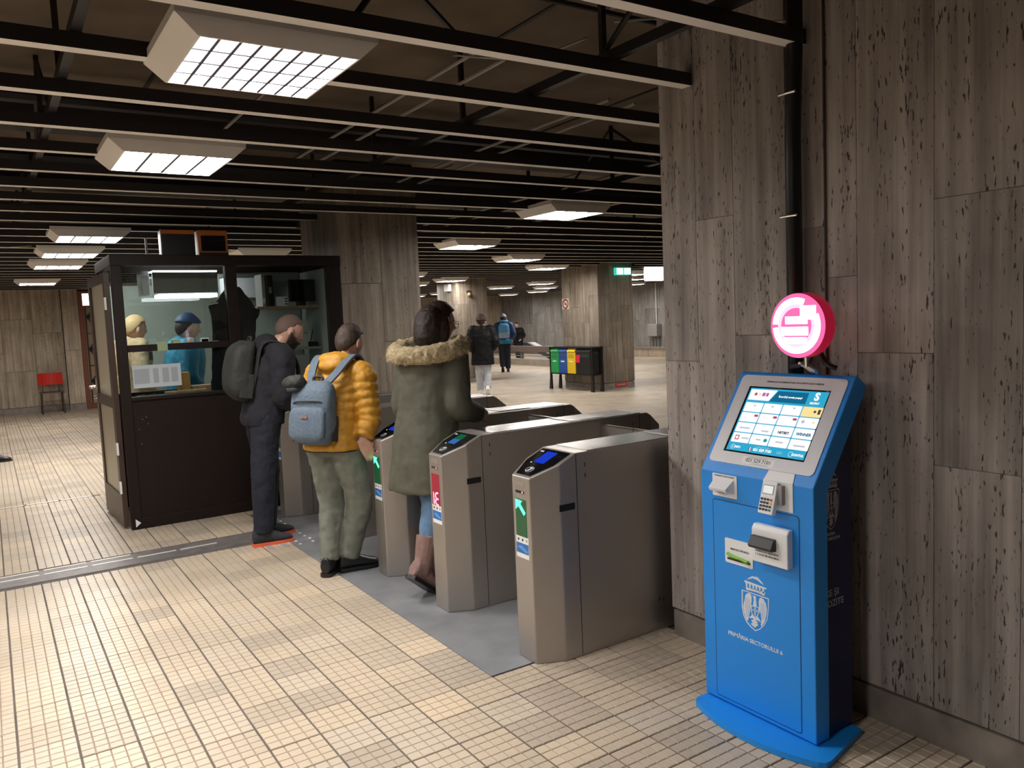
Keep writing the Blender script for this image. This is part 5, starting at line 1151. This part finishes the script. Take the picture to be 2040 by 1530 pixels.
def strap(bp, fig, pts, mat, width=.03, th=.007):
    P, _ = crom([Vector(p) for p in pts], [0]*len(pts), 6); rg = []
    for q, p in enumerate(P):
        t = (P[min(q+1, len(P)-1)]-P[max(q-1, 0)]).normalized(); sdv = Vector((0, 1, 0)); sdv = (sdv-t*sdv.dot(t)).normalized(); nn = t.cross(sdv)
        rg.append([p+sdv*width+nn*th, p-sdv*width+nn*th, p-sdv*width-nn*th, p+sdv*width-nn*th])
    mb = MB().loft(rg); mb.xf(fig.R); d = Vector(bp.location)-Vector(fig.root.location); mb.v = [tuple(Vector(p)-d) for p in mb.v]; return mb.build('strap', mat, bp, smooth=False)

# ---- bearded man in the navy jacket, facing +X
f = Fig('p', 'man with shaved head and beard in a dark navy jacket and orange-soled shoes', (1.66, 6.0, 0), 0, 1.78)
f.pose(hip=(.02, 0, .95), waist=(.055, 0, 1.09), chest=(.11, 0, 1.29), neck=(.155, 0, 1.45), head=(.265, 0, 1.575),
       shR=(.13, -.19, 1.39), elR=(.12, -.235, 1.10), wrR=(.31, -.17, .97), shL=(.13, .19, 1.39), elL=(.17, .22, 1.12), wrL=(.38, .12, 1.10),
       hiR=(.02, -.09, .93), knR=(-.03, -.10, .51), anR=(-.06, -.10, .09), hiL=(.02, .09, .93), knL=(.06, .10, .51), anL=(.03, .11, .09), toeR=(1, -.06, 0), toeL=(1, .12, 0)).hr(0, 24)
f.body(.006, 'skin_b'); f.shell('hair', 'hair_stub', .002, lambda p: hair_mask(p), .005, 0); f.shell('beard', 'hair_dark', .012, beard_mask, .014)
f.trousers('c_jean_dark', (.110, .088, .066), wrinkle=.016)
f.jacket('c_navy', .036, .875, -.008, sleeve=(.098, .082, .07, .052), wrinkle=.022, hood=[((.09, 0, 1.485), (.085, .13, .075)), ((.05, 0, 1.46), (.09, .12, .06))])
f.shoes('c_bag_dark', 'orange_sole')
bp, X = backpack('charcoal backpack worn by the bearded man in navy', f, (-.075, 0, 1.29), (.30, .19, .44), ('c_black_bag', 'c_black_bag'), tilt=.16, pocket=False)
for sd in (1, -1): strap(bp, f, [(-.08, sd*.10, 1.10), (-.04, sd*.12, 1.28), (.02, sd*.11, 1.48), (.14, sd*.12, 1.49), (.25, sd*.14, 1.36), (.24, sd*.17, 1.20), (.05, sd*.19, 1.10)], 'c_black_bag', .025)

# ---- person in the mustard puffer jacket, seen from behind
PH = math.radians(38)
f = Fig('p', 'person in a mustard yellow puffer jacket reaching for a turnstile', (1.86, 4.93, 0), PH, 1.66)
f.pose(hip=(-.06, .0, .87), waist=(-.03, 0, 1.01), chest=(.045, 0, 1.20), neck=(.10, -.01, 1.355), head=(.165, -.03, 1.485),
       shR=(.04, -.18, 1.28), elR=(.0, -.235, 1.00), wrR=(-.075, -.215, .865), shL=(.07, .175, 1.285), elL=(.10, .21, 1.02), wrL=(.26, .14, .95),
       hiR=(-.06, -.085, .86), knR=(.01, -.125, .46), anR=(-.02, -.04, .09), hiL=(-.06, .085, .86), knL=(-.02, .07, .46), anL=(-.12, .05, .09), toeR=(.72, -.70, 0), toeL=(.9, .1, 0)).hr(-14, 8)
f.body(.0055, 'skin', hand_pose={'R': dict(dir=(.26, -.30, -.90), thumb=(.6, -.8, 0), curl=.38, size=1.12)}); f.shell('hair', 'hair_brown', .011, hair_mask, .014, .010, .03)
f.trousers('c_green', (.112, .088, .066), wrinkle=.022, wsize=.06)
f.jacket('c_yellow', .022, .855, .008, puff=.014, vox=.008, sleeve=(.078, .068, .060, .055), wrinkle=.010, wsize=.05, cuff=.86, hood=[((.02, 0, 1.375), (.085, .125, .055)), ((-.02, 0, 1.34), (.065, .105, .05))])
MB().loft(f.rings([((-.06, 0, .818), .142, .186), ((-.06, 0, .811), .145, .189), ((-.06, 0, .804), .142, .186)])).xf(f.R).build('hem_cord', 'black', f.root, smooth=True)
f.shoes('black')
bp, X = backpack('blue-grey canvas backpack worn over the mustard puffer jacket', f, (-.185, .03, 1.055), (.29, .15, .40), ('c_bag', 'c_bag_dark'), tilt=.16)
for sd in (1, -1): strap(bp, f, [(-.16, .02+sd*.05, 1.24), (-.12, .01+sd*.085, 1.29), (-.03, sd*.115, 1.375), (.06, sd*.125, 1.40), (.15, sd*.13, 1.32), (.18, sd*.15, 1.2), (.08, sd*.195, 1.0)], 'c_bag', .026)
cap = thing('knitted_cap', 'dark grey knitted cap bundled on top of the blue-grey backpack', 'cap', f.root.location+f.R @ Vector((-.235, .14, 1.235)))
mb = MB().ell((0, 0, .02), (.065, .075, .05), 16, 10); mb.ell((.0, .045, .015), (.045, .05, .04), 12, 8); me = remesh(mb, .009, 2, .02, .04); me.transform(f.R); link('knit', me, 'c_black_bag', cap)
MB().lathe([(.052, -.035), (.058, -.03), (.058, -.012), (.052, -.008)], 'z', (0, 0, 0), 18).xf(f.R).build('cuff', 'c_bag_dark', cap, smooth=True)

# ---- woman in the olive parka walking through the gate
PH = math.radians(22)
f = Fig('p', 'person in an olive parka with a fur-trimmed hood walking through the turnstiles', (2.16, 4.27, 0), PH, 1.74)
f.pose(hip=(.0, 0, .94), waist=(.03, 0, 1.08), chest=(.07, 0, 1.27), neck=(.11, 0, 1.43), head=(.17, 0, 1.585),
       shR=(.08, -.17, 1.375), elR=(.04, -.235, 1.09), wrR=(.26, -.21, 1.02), shL=(.08, .17, 1.375), elL=(.05, .215, 1.08), wrL=(.20, .17, .90),
       hiR=(.0, -.085, .92), knR=(-.08, -.09, .50), anR=(-.20, -.09, .17), hiL=(.0, .085, .92), knL=(.12, .09, .50), anL=(.10, .09, .09), toeR=(.80, 0, -.60), toeL=(1, 0, 0)).hr(-22, 6)
f.body(.006, 'skin'); f.shell('hair', 'hair_dark', .016, lambda p: p.z > .06-(.0 if p.x > .035 else min(.19, (.035-p.x)*2.2)) and not (p.x > .058 and p.z < .07), .016)
mb = MB().tube([(.125, .0, 1.665), (.085, .0, 1.60), (.065, .0, 1.50), (.075, .0, 1.41)], [.06, .092, .092, .06], n=18, smooth=5); mb.tube([(.13, .075, 1.62), (.115, .092, 1.54), (.10, .09, 1.43)], [.03, .04, .025], n=12, smooth=4); mb.tube([(.13, -.075, 1.62), (.11, -.09, 1.54), (.09, -.085, 1.43)], [.03, .036, .02], n=12, smooth=4)
f.garment('long_hair', 'hair_dark', mb, .008, 5, .010, .025)
for sd in (1, -1):
    MB().tube([f.R @ f.hm @ Vector((.108-.006*abs(math.cos(6.283*i/16)), sd*.034+.024*math.cos(6.283*i/16), -.004+.021*math.sin(6.283*i/16))) for i in range(17)], .0018, n=5).build('glasses_rim', 'black', f.root)
    MB().tube([f.R @ f.hm @ Vector(p) for p in ((.10, sd*.058, .0), (.05, sd*.080, .004), (.0, sd*.083, .0))], .002, n=5).build('glasses_arm', 'black', f.root)
f.trousers('c_jean', (.092, .070, .052), wrinkle=.012, end=.66)
f.jacket('c_parka', .04, .60, .045, sleeve=(.088, .078, .066, .055), wrinkle=.022, hood=[((-.01, 0, 1.33), (.10, .16, .10)), ((-.03, 0, 1.27), (.075, .11, .09))], name='parka', wsize=.11)
# fur trim: a thick uneven roll with strands
path = []; 
for i in range(25):
    a = math.radians(-150+300*i/24); path.append(Vector((.055-.155*math.cos(a), .215*math.sin(a)*1.0, 1.435-.035*math.cos(a))))
mb = MB().tube(path, [.055 if 2 < i < 22 else .045 for i in range(25)], n=14); fur = f.garment('fur_trim', 'c_fur', mb, .010, 2, .035, .035)
st = MB(); rnd = random.Random(3)
for q in range(5200):
    i = rnd.randrange(24); p = path[i].lerp(path[i+1], rnd.random()); dv = Vector((rnd.gauss(0, 1), rnd.gauss(0, 1), rnd.gauss(0, 1)-.15)).normalized(); b = p+dv*.05; e = b+dv*rnd.uniform(.012, .036)+Vector((0, 0, -.008)); sd_ = dv.orthogonal().normalized()*.0022
    st.add([b-sd_, b+sd_, e], [(0, 1, 2)])
st.xf(f.R); st.build('fur_strands', 'c_fur', fur, kind='stuff')
for n_ in 'LR': f.shoe(n_, 'c_boot', 'black', boot=.15)

# ---- walker in the black leather jacket
def walker(label, base, phi, H, top, legs, shoes, g=.05, hem=.62, hair='hair_dark', vox=.014, stride=.16, lift='R', skin='skin', sleeve=(.10, .085, .072, .055), headturn=0):
    f = Fig('p', label, base, phi, H); k = f.H; o = 'L' if lift == 'R' else 'R'
    so, sl = (1, -1) if o == 'L' else (-1, 1)
    f.pose(**{'hip': (0, 0, .92*k), 'neck': (.04*k, 0, 1.46*k), 'head': (.07*k, 0, 1.61*k), 'chest': (.02*k, 0, 1.28*k),
        'kn'+o: (.05*k, so*.09*k, .50*k), 'an'+o: (stride*.5, so*.08*k, .09*k), 'kn'+lift: (.0, sl*.09*k, .50*k), 'an'+lift: (-stride, sl*.08*k, .16*k), 'toe'+lift: (.75, 0, -.66), 'elL': (-.04, .29*k, 1.14*k), 'elR': (-.04, -.29*k, 1.14*k), 'wrL': (.10, .22*k, .96*k), 'wrR': (.10, -.22*k, .96*k)}).hr(headturn, 5); f.hs = 1.1
    f.body(max(.008, vox*.7), skin); f.shell('hair', hair, .012, hair_mask, .014); f.trousers(legs, vox=vox, r=(.108, .088, .076)); f.jacket(top, g, hem, .01, vox=vox, sleeve=sleeve, wrinkle=.02, hood=[((-.02*k, 0, 1.47*k), (.08*k, .11*k, .06*k))])
    f.shoes(shoes, shoes); return f
VD = lambda x, y: math.atan2(y, x)
f = walker('person in a black leather jacket and pale jeans walking away past the turnstiles', (8.71, 14.42, 0), VD(8.7, 14.4), 1.68, 'c_black', 'c_lightjean', 'white', g=.075, hem=.66, sleeve=(.115, .10, .085, .06), lift='R')
f.shell('loose_hair', 'hair_brown', .03, lambda p: p.z > .0 and p.x < .05, .03, .03, .03)
f2 = walker('person in a blue jacket with a light blue backpack walking away in the distance', (12.77, 19.87, 0), VD(12.8, 19.9), 1.71, 'c_blue', 'c_jean_dark', 'black', g=.06, hem=.85, stride=.06, vox=.018, lift='L')
MB().loft(f2.rings([((-.03, 0, 1.47), .10, .13), ((-.02, 0, 1.50), .11, .135), ((.0, 0, 1.53), .10, .12)])).xf(f2.R).build('collar', 'c_cyan', f2.root, smooth=True)
f2.shell('knit_hat', 'c_lilac', .022, lambda p: p.z > .035, .02, .004)
MB().loft(f2.rings([((0, 0, .835), .185, .232), ((0, 0, .92), .19, .235), ((0, 0, .98), .182, .225)])).xf(f2.R).build('teal_hem', 'c_teal', f2.root, smooth=True)
bp, X = backpack('light blue and lilac backpack on the distant person in blue', f2, (-.17, 0, 1.22), (.32, .16, .44), ('c_cyan', 'c_blue'), pocket=False)
me = MB().bbox(-.185, -.02, -.155, .155, .01, .17, .02).xf(X).build('lower_pocket', 'c_lilac', bp)
for sd in (1, -1): strap(bp, f2, [(-.18, sd*.08, 1.40), (-.08, sd*.11, 1.48), (.06, sd*.12, 1.49), (.18, sd*.13, 1.36)], 'c_blue', .03)
walker('person in black clothes standing beyond the stair railing', (16.45, 24.65, 0), VD(16, 24.5)+2.6, 1.42, 'c_black', 'c_jean_dark', 'black', vox=.02, stride=.0)
walker('walking person at the left edge of the picture, of whom one dark shoe shows', (-.16, 12.35, 0), -.12, 1.72, 'c_black', 'c_jean_dark', 'black', vox=.02, stride=.22, lift='R')
# ---- people seen through the booth glass
f = walker('person in a bright blue hooded jacket seen through the booth window', (1.66, 8.62, 0), .1, 1.78, 'c_teal', 'c_jean_dark', 'black', vox=.014, stride=.0, g=.06, hem=.80)
f.shell('dark_cap', 'c_blue', .022, lambda p: p.z > .035, .02)
f = walker('person with fair hair in a tan coat, blurred behind the left booth window', (1.27, 9.3, 0), .3, 1.80, 'c_tan', 'c_jean_dark', 'black', vox=.016, stride=.0, hem=.5, hair=plain('hair_fair', (.5, .34, .18), .6))
